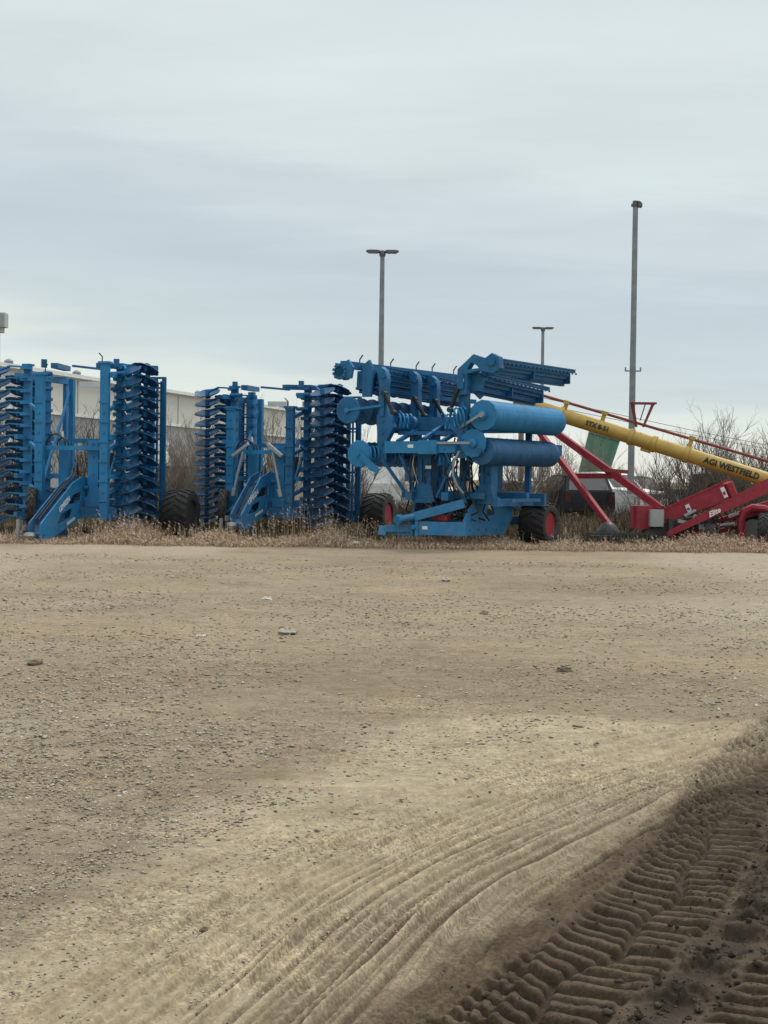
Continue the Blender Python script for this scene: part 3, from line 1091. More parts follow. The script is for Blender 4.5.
        for z in np.linspace(.4, H - .27, 9):
            ro.lathe([(.235, -.012), (.235, .012), (.16, .012), (.16, -.012), (.235, -.012)], (cu, cv, z), (0, 0, 1), 18)
        ro.tube((cu, cv, .3), (cu, cv, H - .15), .045, n=8)
        ro.build('cage_roller', B, root)
        rb = MB()
        rb.beam((s * (rx + .33), 4.5, H - .17), (cu + s * .1, cv, H - .17), .1, .1)
        rb.beam((s * (rx + .33), 4.5, .33), (cu + s * .1, cv, .33), .1, .1)
        rb.beam((cu + s * .29, cv, .33), (cu + s * .29, cv, H - .12), .10, .06, (0, 1, 0))
        rb.beam((cu + s * .12, cv - .3, .4), (cu + s * .12, cv - .3, H - .3), .09, .06, (0, 1, 0))
        for z in np.linspace(.5, H - .4, 6):
            rb.beam((cu - .2, cv - .3, z), (cu + s * .3, cv - .28, z), .05, .05)
        rb.beam((cu - .2, cv + .02, H - .14), (cu + s * .30, cv + .02, H - .14), .07, .05)
        rb.build('roller_frame', B, root)
        # fold cylinder
        cy = MB()
        cy.tube((s * .40, 2.75, 1.0), (s * .60, 2.9, 2.0), .055)
        cy.tube((s * .40, 2.75, .92), (s * .40, 2.75, 1.08), .07)
        hy = cy.build('hydraulic_cylinder', M['dark_metal'], root)
        cr = MB()
        cr.tube((s * .60, 2.9, 2.0), (s * .70, 2.98, 2.5), .03)
        cr.build('piston_rod', M['chrome'], hy)
        if variant:
            lk = MB()
            lk.tube((s * .62, 1.82, 1.15), (s * .40, 1.84, 2.1), .028)
            lk.beam((s * .66, 1.82, 2.0), (s * .26, 1.86, 2.3), .1, .07)
            lk.tube((s * .64, 1.80, 1.02), (s * .60, 1.80, 1.2), .05)
            lk.build('lift_link', M['grey'], root)
        # support wheel and transport wheel
        wheel(root, (s * 1.70, 4.55, .57) if not variant else (s * 2.0, 5.0, .55), (s, 0, 0), .57 if not variant else .55, .64, M['black'] if not variant else M['red_rim'])
    wheel(root, (-.80, 1.65, .62), (1, .34, 0), .56, .17, M['dark_metal'], .6, 18)
    gw = MB()
    gw.beam((-.62, 1.65, .62), (-.62, 2.2, .9), .07, .12)
    gw.tube((-.82, 1.65, .62), (-.58, 1.65, .62), .045)
    gw.build('gauge_wheel_arm', B, root)
    # hoses
    hs = MB()
    for k in range(2):
        a = -.02 + .08 * k
        hs.path([(a, t0 + .2, .5), (a + .05, 1.3, 1.15 + .03 * k), (a, 2.0, 1.45), (a - .1, 2.35, 1.7 + .1 * k), (a - .15, 2.6, 1.2)], .016, 5)
    cc = [(-.45 + .24 * cos(t), 2.1, 2.12 + .30 * sin(t)) for t in np.linspace(0, pi, 10)]
    hs.path(cc, .022, 6)
    cc = [(-.32 + .15 * cos(t), 2.2, 2.12 + .22 * sin(t)) for t in np.linspace(0, pi, 8)]
    hs.path(cc, .018, 6)
    hs.build('hydraulic_hose', M['hose'], root)
    return root


harrow('taller blue folded disc harrow at the left edge with black wheel rims', (-7.6, 31.3, 0), 12.5, 4.02, 0.0, 0, 'blue folded disc harrows')
harrow('blue folded disc harrow in the middle with grey lift links and stubbier masts', (-3.74, 33.75, 0), 20, 3.72, .55, 1, 'blue folded disc harrows')


# ------------------------------------------------------------------ stacked cultivator
def cultivator():
    root = thing('tillage_carrier', 'blue cultivator folded into two tiers of drums and discs right of the middle', 'cultivator', (.78, 31.5, 0), R(-30))
    B, BL = M['blue'], M['blue_light']
    # chassis
    f = MB()
    f.beam((-.35, .1, 1.12), (-.35, 4.3, 1.12), .16, .18)
    f.beam((.55, .1, 1.12), (.55, 4.3, 1.12), .16, .18)
    f.beam((-.7, .5, 1.14), (1.3, .5, 1.14), .14, .13)
    f.beam((-.35, 3.2, .6), (-.35, 3.2, 1.1), .16, .16, (0, 1, 0))
    f.beam((.55, 3.2, .6), (.55, 3.2, 1.1), .16, .16, (0, 1, 0))
    f.beam((-1.0, 1.9, 1.14), (1.7, 1.9, 1.14), .16, .16)
    f.beam((-1.1, 3.3, .55), (1.15, 3.3, .55), .2, .2)
    f.beam((1.5, .6, 1.0), (1.5, 2.5, 1.0), .14, .16)
    f.beam((.9, 2.75, 1.05), (1.75, 2.75, 1.05), .12, .28)
    f.build('main_frame', B, root)
    p = MB()
    p.plate([(.15, .28), (2.1, .26), (2.55, .62), (2.5, .80), (1.9, 1.06), (1.25, 1.36), (.75, 1.36), (.6, .98), (.30, .80), (.15, .60)], (1.0, 0, 0), (0, 1, 0), (0, 0, 1), .06,
            [[(1.15, .66), (1.6, .72), (1.5, .92), (1.25, .95)]])
    p.beam((1.06, .8, 1.26), (1.06, 2.75, .80), .10, .03)
    bolts(p, [(1.03, a, b) for a, b in ((.4, .4), (.8, .4), (1.2, .4), (1.7, .38), (2.1, .5), (.8, 1.05))], (1, 0, 0), .035)
    p.build('side_plate', BL, root)
    p = MB()
    p.plate([(1.0, .5), (2.9, .55), (3.1, 1.0), (1.2, 1.3)], (-.75, 0, 0), (0, 1, 0), (0, 0, 1), .06)
    p.build('side_plate', B, root)
    d = MB()
    d.beam((.02, -.12, .43), (1.06, .16, .43), .22, .29, (0, 0, 1))
    d.beam((-.02, -.13, .43), (.05, -.11, .43), .28, .34)
    d.tube((.0, -.3, .45), (.02, .1, .45), .05)
    db = d.build('lower_beam', BL, root)
    t = MB()
    t.plate([(.12, -.035), (.24, -.035), (.24, .035), (.12, .035)], (.05, -.222, .44), V((1.04, .28, 0)).normalized(), (0, 0, 1), .012)
    t.build('sticker', M['white'], db)
    h = MB()
    h.beam((-.72, -.3, .40), (-.1, -.1, .42), .16, .14)
    h.beam((-.74, -.34, .25), (-.72, -.28, .45), .2, .1, (0, 1, 0))
    h.tube((-.1, -.15, .25), (-.1, -.15, .62), .05)
    h.beam((-.55, -.2, .30), (-.1, -.1, .28), .1, .06)
    h.build('hitch', BL, root)
    c = MB()
    c.tube((-.32, -.34, .60), (.0, -.22, .68), .085)
    c.tube((-.34, -.42, .59), (-.30, -.30, .62), .11)
    hc = c.build('hydraulic_cylinder', BL, root)
    c = MB()
    c.beam((-.0, -.22, .68), (1.02, .10, .98), .14, .19)
    c.build('lift_rod', BL, hc)
    rp = MB()
    rp.box((.52, .12, .66), (.26, .2, .12), ch=.02)
    rp.box((.36, .12, .65), (.16, .12, .07))
    rp.build('red_bracket', M['red_rim'], root)
    # pedestals
    for u, v, w, z1 in ((-.06, .45, .30, 2.02), (1.26, .8, .26, 2.0), (.2, 3.2, .34, 2.0), (-.9, 2.6, .3, 2.2)):
        q = MB()
        q.beam((u, v, 1.05), (u, v, z1), w, .30, (0, 1, 0), w * 1.1, .34)
        q.beam((u, v, z1 - .03), (u, v, z1 + .05), w + .12, .42, (0, 1, 0))
        q.plate([(-w / 2 - .12, 1.0), (w / 2 + .12, 1.0), (w / 2, 1.4), (-w / 2, 1.4)], (u, v - .17, 0), (1, 0, 0), (0, 0, 1), .04)
        q.beam((u - .06, v - .19, 1.45), (u - .06, v - .19, z1 - .1), .05, .03, (0, 1, 0))
        q.box((u, v, 1.04), (w + .12, .4, .14))
        bolts(q, [(u + .06, v - .16, 1.55), (u + .06, v - .16, 1.75)], (0, -1, 0), .03)
        q.build('pedestal', B, root)
    # transverse carrier beams
    x = MB()
    x.beam((-.85, .05, 2.18), (.0, .05, 2.18), .3, .26)
    x.beam((-.0, .05, 2.18), (.46, .05, 2.18), .38, .30)
    x.beam((.46, .05, 2.18), (.88, .05, 2.18), .28, .24)
    x.build('cross_beam', BL, root)
    x = MB()
    x.beam((-1.4, .9, 2.72), (1.25, .9, 2.72), .24, .30)
    x.beam((-1.4, 2.6, 2.72), (1.3, 2.6, 2.72), .24, .30)
    x.beam((-1.4, 3.9, 2.2), (1.6, 3.9, 2.2), .24, .26)
    x.beam((-1.45, 1.9, 2.15), (1.45, 1.9, 2.15), .22, .26)
    x.build('cross_beam', B, root)
    x = MB()
    x.beam((-1.1, .1, 2.78), (-1.1, 4.4, 2.78), .16, .26)
    x.beam((-1.55, .1, 2.12), (-1.55, 4.4, 2.12), .14, .2)
    x.beam((1.15, .1, 2.68), (1.15, 4.4, 2.68), .14, .2)
    x.beam((1.15, .1, 2.10), (1.15, 4.4, 2.10), .14, .2)
    x.build('wing_beam', B, root)

    # support arms: upright plates with hooked heads and claws
    def arm(u, v, z0, z1, side):
        a = MB()
        o = [(-.11, z0), (.10, z0), (.11, z0 + .5), (.28 * side if side > 0 else .11, 2.62), (.10, 2.98), (.08, z1 - .3), (.10, z1 - .14), (.05, z1 + .05), (-.06, z1 + .14), (-.20, z1 + .16), (-.24, z1 + .08), (-.13, z1 - .02), (-.10, z1 - .4), (-.12, 2.9),
             (-.15 if side > 0 else -.34, 2.62), (-.13, z0 + .5)]
        a.plate(o, (u, v, 0), (1, 0, 0), (0, 0, 1), .17)
        a.lathe([(.07, -.12), (.07, .12)], (u, v, z1 - .05), (0, 1, 0), 14)
        bolts(a, [(u, v - .09, z) for z in (z0 + .15, z0 + .4, 2.5, 2.75, z1 - .55)], (0, -1, 0), .035)
        a.beam((u, v - .1, z1 - .95), (u, v - .1, z1 - .4), .09, .05, (0, 1, 0))
        return a.build('support_arm', B, root)
    arm(-1.0, .15, 1.85, 3.82, 1)
    arm(-.86, 1.35, 2.1, 3.80, 1)
    arm(-.86, 2.25, 2.1, 3.76, 1)
    arm(1.0, .12, 1.95, 3.55, -1)
    # dark dampers between the arms
    for (u0, v0, z0), (u1, v1, z1) in (((-.92, .12, 3.36), (-.72, .2, 2.94)), ((-.8, 1.3, 3.3), (-.6, 1.4, 2.92)), ((-.75, 2.2, 3.3), (-.55, 2.3, 2.9)), ((.92, .05, 3.38), (.74, .1, 2.98))):
        q = MB()
        q.tube((u0, v0 - .15, z0), (u1, v1 - .15, z1), .045)
        q.tube((u0, v0 - .22, z0), (u0, v0 - .08, z0), .055)
        q.tube((u1, v1 - .22, z1), (u1, v1 - .08, z1), .06)
        q.build('shock_absorber', M['hose'], root)
    # coil springs
    for u, v, z, r in ((-.62, .3, 2.76, .16), (.52, .3, 2.74, .16), (-1.25, .1, 2.03, .17), (-.80, .4, 1.98, .15), (.42, .2, 1.93, .14), (.95, -.12, 2.80, .2), (-.15, 1.4, 1.95, .14), (-.2, 1.6, 2.72, .15)):
        q = MB()
        q.helix((u - .08, v - .10, z), (.75, .66, .12 * ((int(u * 100) % 3) - 1)), r, 3.4, .085, .020, 16)
        q.tube((u - .1, v - .16, z + r), (u - .25, v + .2, z + .1), .02)
        q.build('coil_spring', BL, root)

    # ring packer drums on the right
    def drum(u, z, v0, v1, r, m, du=0, dz=0):
        q = MB()
        n = int((v1 - v0) / .10)
        rq = [rng.random() for _ in range(n)]
        pr = [(r * .5, 0)]
        for i in range(n):
            b = (v1 - v0) * i / n
            w = (v1 - v0) / n
            pr += [(r * .955, b + .003), (r * (1 - .02 * rq[i]), b + w * .35), (r * (1 - .02 * rq[i]), b + w * .65), (r * .955, b + w * .97)]
        pr += [(r * .5, v1 - v0)]
        q.lathe(pr, (u, v0, z), (0, 1, 0), 44, (set(i for i in range(1, 1 + 4 * n) if i % 4 in (2, 3)), .955, 2))
        q.tube((u, v0 - .14, z), (u, v1 + .14, z), .06)
        o = q.build('packer_drum', m, root)
        e = MB()
        k = 26
        poly = [(r * (1.02 if i % 2 else .97) * cos(2 * pi * i / k), r * (1.02 if i % 2 else .97) * sin(2 * pi * i / k)) for i in range(k)]
        e.plate(poly, (u + du, v0 - .025 - abs(du) * .3, z + dz), (1, 0, 0), (0, 0, 1), .02)
        e.lathe([(.10, 0), (.10, .06), (.05, .09)], (u + du, v0 - .035 - abs(du) * .3, z + dz), (0, -1, 0), 14)
        e.build('end_disc', BL, o)
    drum(1.50, 2.86, .02, 3.75, .325, BL)
    drum(1.42, 2.10, .1, 3.65, .305, M['blue_disc_shade'], -.16, .17)  # darker blue: shade under the upper drum put into the colour
    a = MB()
    a.beam((1.0, -.1, 2.6), (1.52, -.12, 2.88), .06, .05)
    a.beam((.3, -.1, 2.27), (1.26, -.16, 2.27), .05, .05)
    a.tube((1.52, -.16, 2.86), (1.52, -.05, 2.86), .055)
    a.build('drum_arm', M['steel'], root)

    # disc gangs on the left
    for u, z, plain in ((-1.83, 3.0, True), (-1.53, 2.03, False)):
        ax = MB()
        ax.tube((u, -.05, z), (u, 4.1, z), .05)
        g = ax.build('gang_axle', B, root)
        for i in range(9):
            me = DISC_PLAIN if plain else DISC
            part('disc', me, root, Matrix.Translation((u, .02 + .48 * i, z)) @ Matrix.Rotation(R(-90), 4, 'X') @ Matrix.Rotation(pi if not plain else 0, 4, 'X'))
        e = MB()
        e.lathe([(.0, -.03), (.29, -.025), (.31, .0), (.31, .012), (0, .014)], (u, -.04, z), (0, 1, 0), 36, None if plain else ((1, 2, 3), .95, 3))
        e.build('end_disc', BL if not plain else B, root)
        b = MB()
        if plain:
            b.beam((u - .02, -.09, z), (-1.0, .02, z + .10), .05, .05)
            b.tube((u, -.13, z), (u, -.02, z), .06)
        else:
            b.plate([(-.06, .06), (.05, .09), (.55, -.34), (.50, -.44), (.30, -.36), (-.04, .0)], (u, -.085, z), (1, 0, 0), (0, 0, 1), .03)
            b.tube((u, -.13, z), (u, -.02, z), .05)
        b.build('disc_bracket', BL, root)

    # folded sections on top: long ribbed channels
    def section(u0, u1, z0, z1, v0, v1, drop, nrib, m, cap=True):
        q = MB()
        for i in range(nrib):
            t_ = i / (nrib - 1)
            z = z0 + (z1 - z0) * t_
            u = u0 + (u1 - u0) * t_
            q.beam((u, v0, z), (u, v1 - .25 * (i % 2), z - drop), .09, .055)
            q.beam((u + .05, v0 + .1, z + .04), (u + .05, v1 - .05 - .25 * (i % 2), z + .04 - drop), .03, .025)
        q.beam(((u0 + u1) / 2 - .07, v0 + .05, (z0 + z1) / 2), ((u0 + u1) / 2 - .07, v1 - .1, (z0 + z1) / 2 - drop), .03, (z1 - z0) * .9)
        if cap:
            q.plate([(-.16, z0 - .02), (.18, z0 - .02), (.24, z1 - .1), (.12, z1 + .05), (-.14, z1 + .02)], ((u0 + u1) / 2, v0 + .05, 0), (1, 0, 0), (0, 0, 1), .14)
            for f in (.5, .97):
                v = v0 + (v1 - v0) * f
                q.plate([(-.13, z0 + .02), (.10, z0 + .02), (.10, z1 - .03), (-.13, z1 - .03)], ((u0 + u1) / 2, v, -drop * f), (1, 0, 0), (0, 0, 1), .05)
        k = int((v1 - v0) / .22)
        bolts(q, [(u1 + .05, v0 + .2 + .22 * i, z1 - .05 - drop * (i / k)) for i in range(k)], (1, 0, 0), .025, .03)
        return q.build('folded_section', m, root)
    section(1.28, 1.56, 3.74, 4.05, .35, 4.75, -.05, 5, B)
    section(1.0, 1.36, 3.40, 3.74, .12, 3.7, .12, 5, B)
    section(-1.75, -1.45, 3.50, 3.86, .2, 4.6, .16, 5, B)
    section(-1.36, -1.08, 3.42, 3.92, .25, 4.5, .10, 6, B, False)
    for i in range(12):
        k_ = MB()
        v = .3 + .36 * i
        k_.beam((-1.5, v, 3.36), (-1.32, v + .05, 3.98), .05, .10, (0, 1, 0))
        k_.lathe([(.07, -.05), (.07, .05)], (-1.48, v, 3.42), (0, 1, 0), 10)
        k_.build('tine_clamp', B if i % 2 else BL, root)
    for i in range(5):
        k_ = MB()
        v = .7 + .7 * i
        k_.lathe([(.15, -.05), (.17, -.03), (.17, .03), (.15, .05)], (-.62, v, 2.72), (.3, 1, 0), 18)
        k_.beam((-.62, v, 2.72), (-.95, v, 3.0), .07, .06)
        k_.build('bearing_arm', BL if i % 2 else B, root)
    tp = MB()
    tp.beam((-1.95, -.1, 4.02), (-1.2, 4.7, 3.98), .16, .16)
    tp.beam((-1.75, .35, 3.45), (-1.0, 4.6, 3.42), .10, .10)
    tp.beam((-1.3, 4.6, 3.98), (-.95, 4.9, 3.55), .14, .14)
    tp.beam((-1.75, .4, 4.0), (-1.3, 1.7, 3.6), .08, .08)
    tp.beam((-1.6, 1.7, 4.0), (-1.1, 3.0, 3.5), .08, .08)
    tp.plate([(-.25, 3.72), (.2, 3.70), (.25, 3.95), (.12, 4.12), (-.1, 4.02), (-.22, 4.06)], (-1.9, -.12, 0), (1, 0, 0), (0, 0, 1), .06)
    tp.plate([(-.12, 3.30), (.10, 3.30), (.12, 3.5), (.14, 3.95), (.05, 4.12), (-.12, 4.0), (-.12, 3.6)], (-1.42, .1, 0), (1, 0, 0), (0, 0, 1), .08)
    for i in range(22):
        a_ = 2 * pi * i / 11
        vv = -.15 + .25 * (i // 11)
        tp.box((-2.0 + .15 * cos(a_), vv, 3.86 + .15 * sin(a_)), (.06, .06, .06), Matrix.Rotation(-a_, 3, 'Y'))
    tp.lathe([(.13, -.1), (.13, .16)], (-2.0, -.05, 3.86), (0, 1, 0), 16)
    tp.build('upper_boom', B, root)
    for i, f in enumerate((.12, .35, .55, .68, .86)):
        q = MB()
        u = -1.95 + .75 * f
        v = -.1 + 4.8 * f
        q.tube((u, v, 4.08), (u, v, 4.18), .016, n=6)
        q.tube((u, v, 4.17), (u + .08, v, 4.27), .016, n=6)
        q.build('lock_pin', M['dark_metal'], root)
    # hooked head of the right-hand section
    hk = MB()
    hk.plate([(-.12, 3.3), (.10, 3.3), (.14, 3.55), (.12, 3.74), (.42, 3.80), (.74, 3.74), (.90, 3.84), (.86, 4.08), (.70, 4.16), (.55, 4.06), (.40, 4.10), (.27, 4.15), (.12, 4.02), (-.10, 3.84)], (1.02, .0, 0), (1, 0, 0), (0, 0, 1), .2,
             [[(.12, 3.83), (.22, 3.98), (.36, 3.9), (.40, 3.85)]])
    hk.lathe([(.09, -.14), (.09, .14)], (1.72, 0, 3.98), (0, 1, 0), 14)
    hk.beam((1.02, -.12, 3.42), (1.02, -.12, 3.74), .12, .06, (0, 1, 0))
    hk.build('fold_hook', B, root)
    # frame bracing and hoses
    for a_, b_, w_ in (((.62, -.08, 2.15), (.95, .3, 1.05), .05), ((-.25, .2, 1.2), (-.55, .1, 2.0), .06), ((.75, .5, 1.05), (.72, .6, 2.1), .09), ((1.0, 1.6, 1.1), (1.02, 1.6, 2.2), .1)):
        br = MB()
        br.beam(a_, b_, w_, w_, (0, 1, 0))
        br.build('brace', B, root)
    hs = MB()
    hr = random.Random(5)
    for k in range(26):
        u = hr.uniform(-.6, 1.3)
        v = hr.uniform(.1, 1.6)
        pts = [(u, v, hr.uniform(1.9, 2.4)), (u + hr.uniform(-.15, .15), v - .15, 1.6), (u + hr.uniform(-.2, .2), v, 1.15), (u + hr.uniform(-.4, .4), v + .1, .8), (u + hr.uniform(-.3, .3), v + .2, .6)]
        hs.path(pts, .02, 5)
    hs.build('hydraulic_hose', M['hose'], root)
    hl = MB()
    hl.path([(1.0, -.12, 2.1), (.88, -.14, 1.85), (.86, -.14, 1.6), (.95, -.1, 1.35), (1.05, 0, 1.2)], .025, 6)
    hl.build('hydraulic_hose', M['steel'], root)
    hl = MB()
    hl.path([(-.2, .1, 2.1), (-.2, .0, 1.8), (-.12, .1, 1.4)], .015, 6)
    hl.build('hydraulic_hose', M['steel'], root)
    # scrapers under both drums, extra cross tubes, small hardware
    for u, z, r in ((1.52, 2.86, .325), (1.42, 2.10, .305)):
        s_ = MB()
        s_.beam((u - r - .03, .1, z - r * .55), (u - r - .03, 3.6, z - r * .55), .06, .07)
        for i in range(23):
            v = .15 + .148 * i
            s_.beam((u - r - .02, v, z - r * .55), (u - r * .72, v, z - r * .80), .05, .02)
        s_.build('scraper_bar', B, root)
    for p0, p1, w_ in (((-1.1, .1, 2.55), (-1.1, 4.3, 2.55), .07), ((-.75, .35, 2.5), (1.0, .35, 2.5), .08), ((-.6, .7, 1.5), (.9, .7, 1.5), .09), ((.35, 1.2, 1.0), (.6, 1.2, 2.1), .09), ((-.4, 1.2, 1.0), (-.7, 1.2, 2.2), .09), ((-.7, 2.6, 1.0), (-.3, .6, 1.9), .07), ((1.2, 3.0, 1.0), (1.2, 3.0, 2.6), .12), ((-.95, .0, 1.9), (-.5, .3, 1.15), .06), ((.85, -.02, 1.95), (.3, .2, 1.1), .05), ((1.75, .9, 1.05), (1.75, 2.4, 1.05), .07), ((.1, -.05, 2.35), (.1, .9, 2.7), .08), ((.55, -.05, 2.3), (.6, .9, 2.65), .08), ((-.55, -.05, 2.3), (-.5, .9, 2.65), .08)):
        t_ = MB()
        t_.beam(p0, p1, w_, w_, (0, 1, 0) if abs(p1[2] - p0[2]) > .5 else (0, 0, 1))
        t_.build('cross_tube', B, root)
    cr = random.Random(77)
    for i in range(14):
        k_ = MB()
        p_ = V((cr.uniform(-.7, 1.3), cr.uniform(.2, 1.8), cr.uniform(.55, .9)))
        if i % 2:
            k_.tube(p_, p_ + V((cr.uniform(-.3, .3), cr.uniform(-.2, .3), cr.uniform(-.05, .2))), .045, n=8)
            k_.tube(p_ - V((0, .05, 0)), p_ + V((0, .05, 0)), .06, n=8)
            k_.build('hydraulic_fitting', M['dark_metal'], root)
        else:
            k_.box(p_, (.14, .12, .18), Matrix.Rotation(cr.uniform(-.5, .5), 3, 'Y'), .015)
            k_.build('valve_block', M['steel'] if i % 4 else M['dark_metal'], root)
    for u, v, z in ((-.2, -.10, 2.2), (1.02, -.13, 3.6), (.08, .21, 1.75)):
        k_ = MB()
        k_.beam((u - .07, v, z), (u + .07, v, z), .012, .07)
        k_.build('sticker', M['white'], root)
    wheel(root, (1.46, 3.05, .49), (1, 0, 0), .49, .66, M['red_rim'], .55)
    wheel(root, (-1.3, 3.3, .47), (-1, 0, 0), .47, .56, M['red_rim'], .55)
    return root


cultivator()


# ------------------------------------------------------------------ grain auger
def auger():
    A0, A1 = W(515, 400.5, 36.5), W(800, 490, 34.6)
    base = V((A1.x, A1.y, 0))
    root = thing('grain_auger', 'yellow tube grain auger on a red wheeled undercarriage at the right edge', 'grain auger', base)

    def P(px, py, Y):
        return W(px, py, Y) - base
    a0, a1 = A0 - base, A1 - base
    ax = (a1 - a0).normalized()
    side = ax.cross(V((0, 0, 1))).normalized()
    if side.y > 0:
        side = -side
    up = side.cross(ax) if side.cross(ax).z > 0 else ax.cross(side)
    r = .178
    t = MB()
    t.tube(a0, a1, r, n=32)
    L_ = (a1 - a0).length
    for f in (.17, .42, .50, .615, .93):
        q = a0 + ax * (L_ * f)
        t.lathe([(r + .012, -.06), (r + .03, -.05), (r + .03, .05), (r + .012, .06)], q, ax, 32)
    tb = t.build('auger_tube', M['yellow'], root)

    def letters(txt, px, py, size, name='lettering'):
        f = min(range(2000), key=lambda i: abs((lambda w: 384 + F * w.x / w.y)(A0 + (A1 - A0) * (i / 2000)) - px)) / 2000
        q = a0 + ax * (L_ * f)
        me = text_mesh(txt, size, .0, .003)
        for v in me.vertices:
            x, y, z = v.co
            a = (y + .02) / r + R(-6)
            rad = r + .016 + z
            v.co = q + ax * x + side * (rad * cos(a)) + up * (rad * sin(a))
        me.materials.append(M['ink'])
        part(name, me, tb)
    letters('AGI WESTFIELD', 731, 470, .195)
    letters('STX 8-51', 597, 428, .155)
    c = MB()
    c.tube(a0 + up * (r + .14), a1 + up * (r + .26), .035, n=8)
    c.build('truss_rod', M['red_dull'], root)
    for f, hh in ((.175, .14), (.31, .17), (.615, .22), (.90, .25)):
        q = a0 + ax * (L_ * f)
        b = MB()
        b.beam(q + up * (r - .02), q + up * (r + hh + .05), .10, .04, side)
        b.beam(q + up * (r + hh + .02) - ax * .08, q + up * (r + hh + .02) + ax * .08, .09, .09, side)
        b.build('rod_bracket', M['yellow'], root)
    k = MB()
    f = .445
    q = a0 + ax * (L_ * f)
    up2 = V((0, 0, 1))
    for dx0, dx1, dy in ((-.05, -.16, -.1), (.12, .36, -.1), (-.05, -.16, .12), (.12, .36, .12)):
        k.beam(q + V((dx0, dy * .5, .30)), q + V((dx1, dy, .88)), .035, .035)
    k.beam(q + V((-.20, -.1, .88)), q + V((.42, -.1, .88)), .05, .05)
    k.beam(q + V((-.20, .12, .88)), q + V((.42, .12, .88)), .05, .05)
    k.beam(q + V((-.16, -.1, .86)), q + V((-.16, .12, .86)), .04, .04)
    k.beam(q + V((.36, -.1, .86)), q + V((.36, .12, .86)), .04, .04)
    k.beam(q + V((.02, -.1, .45)), q + V((.14, -.1, .85)), .025, .025)
    k.build('truss_tower', M['red_dull'], root)
    cl = MB()
    q = a0 + ax * (L_ * .48)
    cl.beam(q - up * (r - .02), q - up * (r + .07), .25, .10, side)
    cl.build('clevis', M['yellow'], root)
    # long A-frame of the undercarriage
    u = MB()
    u.beam(P(540, 421, 36.6), P(662, 509, 34.7), .16, .16)
    u.beam(P(534, 425, 37.6), P(612, 529, 35.6), .13, .13)
    u.beam(P(574, 476, 36.9), P(620, 476, 35.6), .10, .13)
    u.build('lift_frame', M['red'], root)
    pr = MB()
    pr.beam(P(604, 470, 35.4), P(628, 472, 35.4), .1, .09)
    pr.build('lift_frame_bracket', M['red_dull'], root)
    # boot
    bt = MB()
    c0 = P(608, 533, 35.6)
    bt.lathe([(0, .28), (.08, .27), (.17, .21), (.26, .07), (.31, -.02), (.31, -.22)], c0, (0, 0, 1), 22)
    bt.build('intake_boot', M['hose'], root)
    # engine cover
    e = MB()
    p = P(642, 517, 34.9)
    e.box(p, (.50, .60, .54), ch=.07)
    eb = e.build('engine_cover', M['red'], root)
    e2 = MB()
    e2.box(P(656, 518, 34.55), (.34, .3, .40), ch=.03)
    e2.build('gearbox', M['grey'], root)
    # swing conveyor trough
    s0, s1 = P(655, 521, 34.9), P(727, 491, 34.4)
    tr = MB()
    tr.beam(s0 + V((0, 0, .02)), s1, .38, .30, (0, 0, 1), .42, .42)
    tr.beam(s0 + V((0, -.2, .22)), s1 + V((0, -.22, .28)), .04, .05)
    tr.box(s1 + V((.08, 0, -.02)), (.2, .5, .46), Matrix.Rotation(-R(22), 3, 'Y'), .04)
    tr.box(s1 + V((.18, 0, -.14)), (.16, .44, .34), Matrix.Rotation(-R(30), 3, 'Y'), .04)
    to = tr.build('conveyor_trough', M['red'], root)
    d = (s1 - s0).normalized()
    for f, w_, h_ in ((.44, .10, .18), (.93, .10, .26)):
        q = s0 + (s1 - s0) * f + V((0, -.215 - .02 * f, .02 if f > .6 else .0))
        st_ = MB()
        st_.beam(q - d * w_ / 2, q + d * w_ / 2, .01, h_, (0, 0, 1))
        so = st_.build('sticker', M['white'], to)
        s2 = MB()
        q = q + V((0, -.008, -.02))
        s2.beam(q - d * w_ * .3, q + d * w_ * .3, .006, h_ * .3, (0, 0, 1))
        s2.build('sticker_print', M['red_dull'], so)
    # main lifting arms
    m = MB()
    m.beam(P(668, 534, 34.3), P(776, 482, 33.6), .14, .12, (0, 0, 1), .18, .33)
    ma = m.build('lift_arm', M['red'], root)
    q0, q1 = P(705, 515, 34.0), P(722, 507, 33.9)
    me = text_mesh('Elite', .17, .4, .003)
    an = math.atan2(q1.z - q0.z, q1.x - q0.x)
    me.materials.append(M['white'])
    q = (P(713, 512.5, 33.93) + V((0, -.115, 0)))
    part('lettering', me, ma, Matrix.Translation(q) @ Matrix.Rotation(-R(1), 4, 'Z') @ Matrix.Rotation(pi / 2, 4, 'X') @ Matrix.Rotation(an, 4, 'Z'))
    m = MB()
    m.beam(P(652, 545, 34.9), P(745, 512, 34.9), .12, .13)
    m.beam(P(672, 543, 34.9), P(748, 524, 34.9), .10, .10)
    for a_, b_ in (((690, 538), (700, 525)), ((712, 532), (722, 518)), ((730, 527), (738, 513))):
        m.beam(P(*a_, 34.9), P(*b_, 34.9), .07, .07)
    m.build('lower_truss', M['red'], root)
    # dark belt trough below the cover
    b = MB()
    b.beam(P(645, 536, 34.7), P(716, 516, 34.7), .40, .28)
    b.box(P(670, 526, 34.4), (.10, .3, .36))
    b.build('belt_trough', M['dark_metal'], root)
    pl = MB()
    for px, py, w_, h_, an in ((684, 522, .3, .08, .2), (697, 518, .22, .1, .5), (701, 527, .12, .12, 0), (727, 524, .36, .05, -.15), (733, 515, .26, .06, -.4), (690, 513, .3, .05, -.5), (742, 497, .24, .08, .3)):
        pl.box(P(px, py, 34.2), (w_, .1, h_), Matrix.Rotation(an, 3, 'Y'))
    pl.build('guard_plate', M['steel'], root)
    hs = MB()
    hr = random.Random(3)
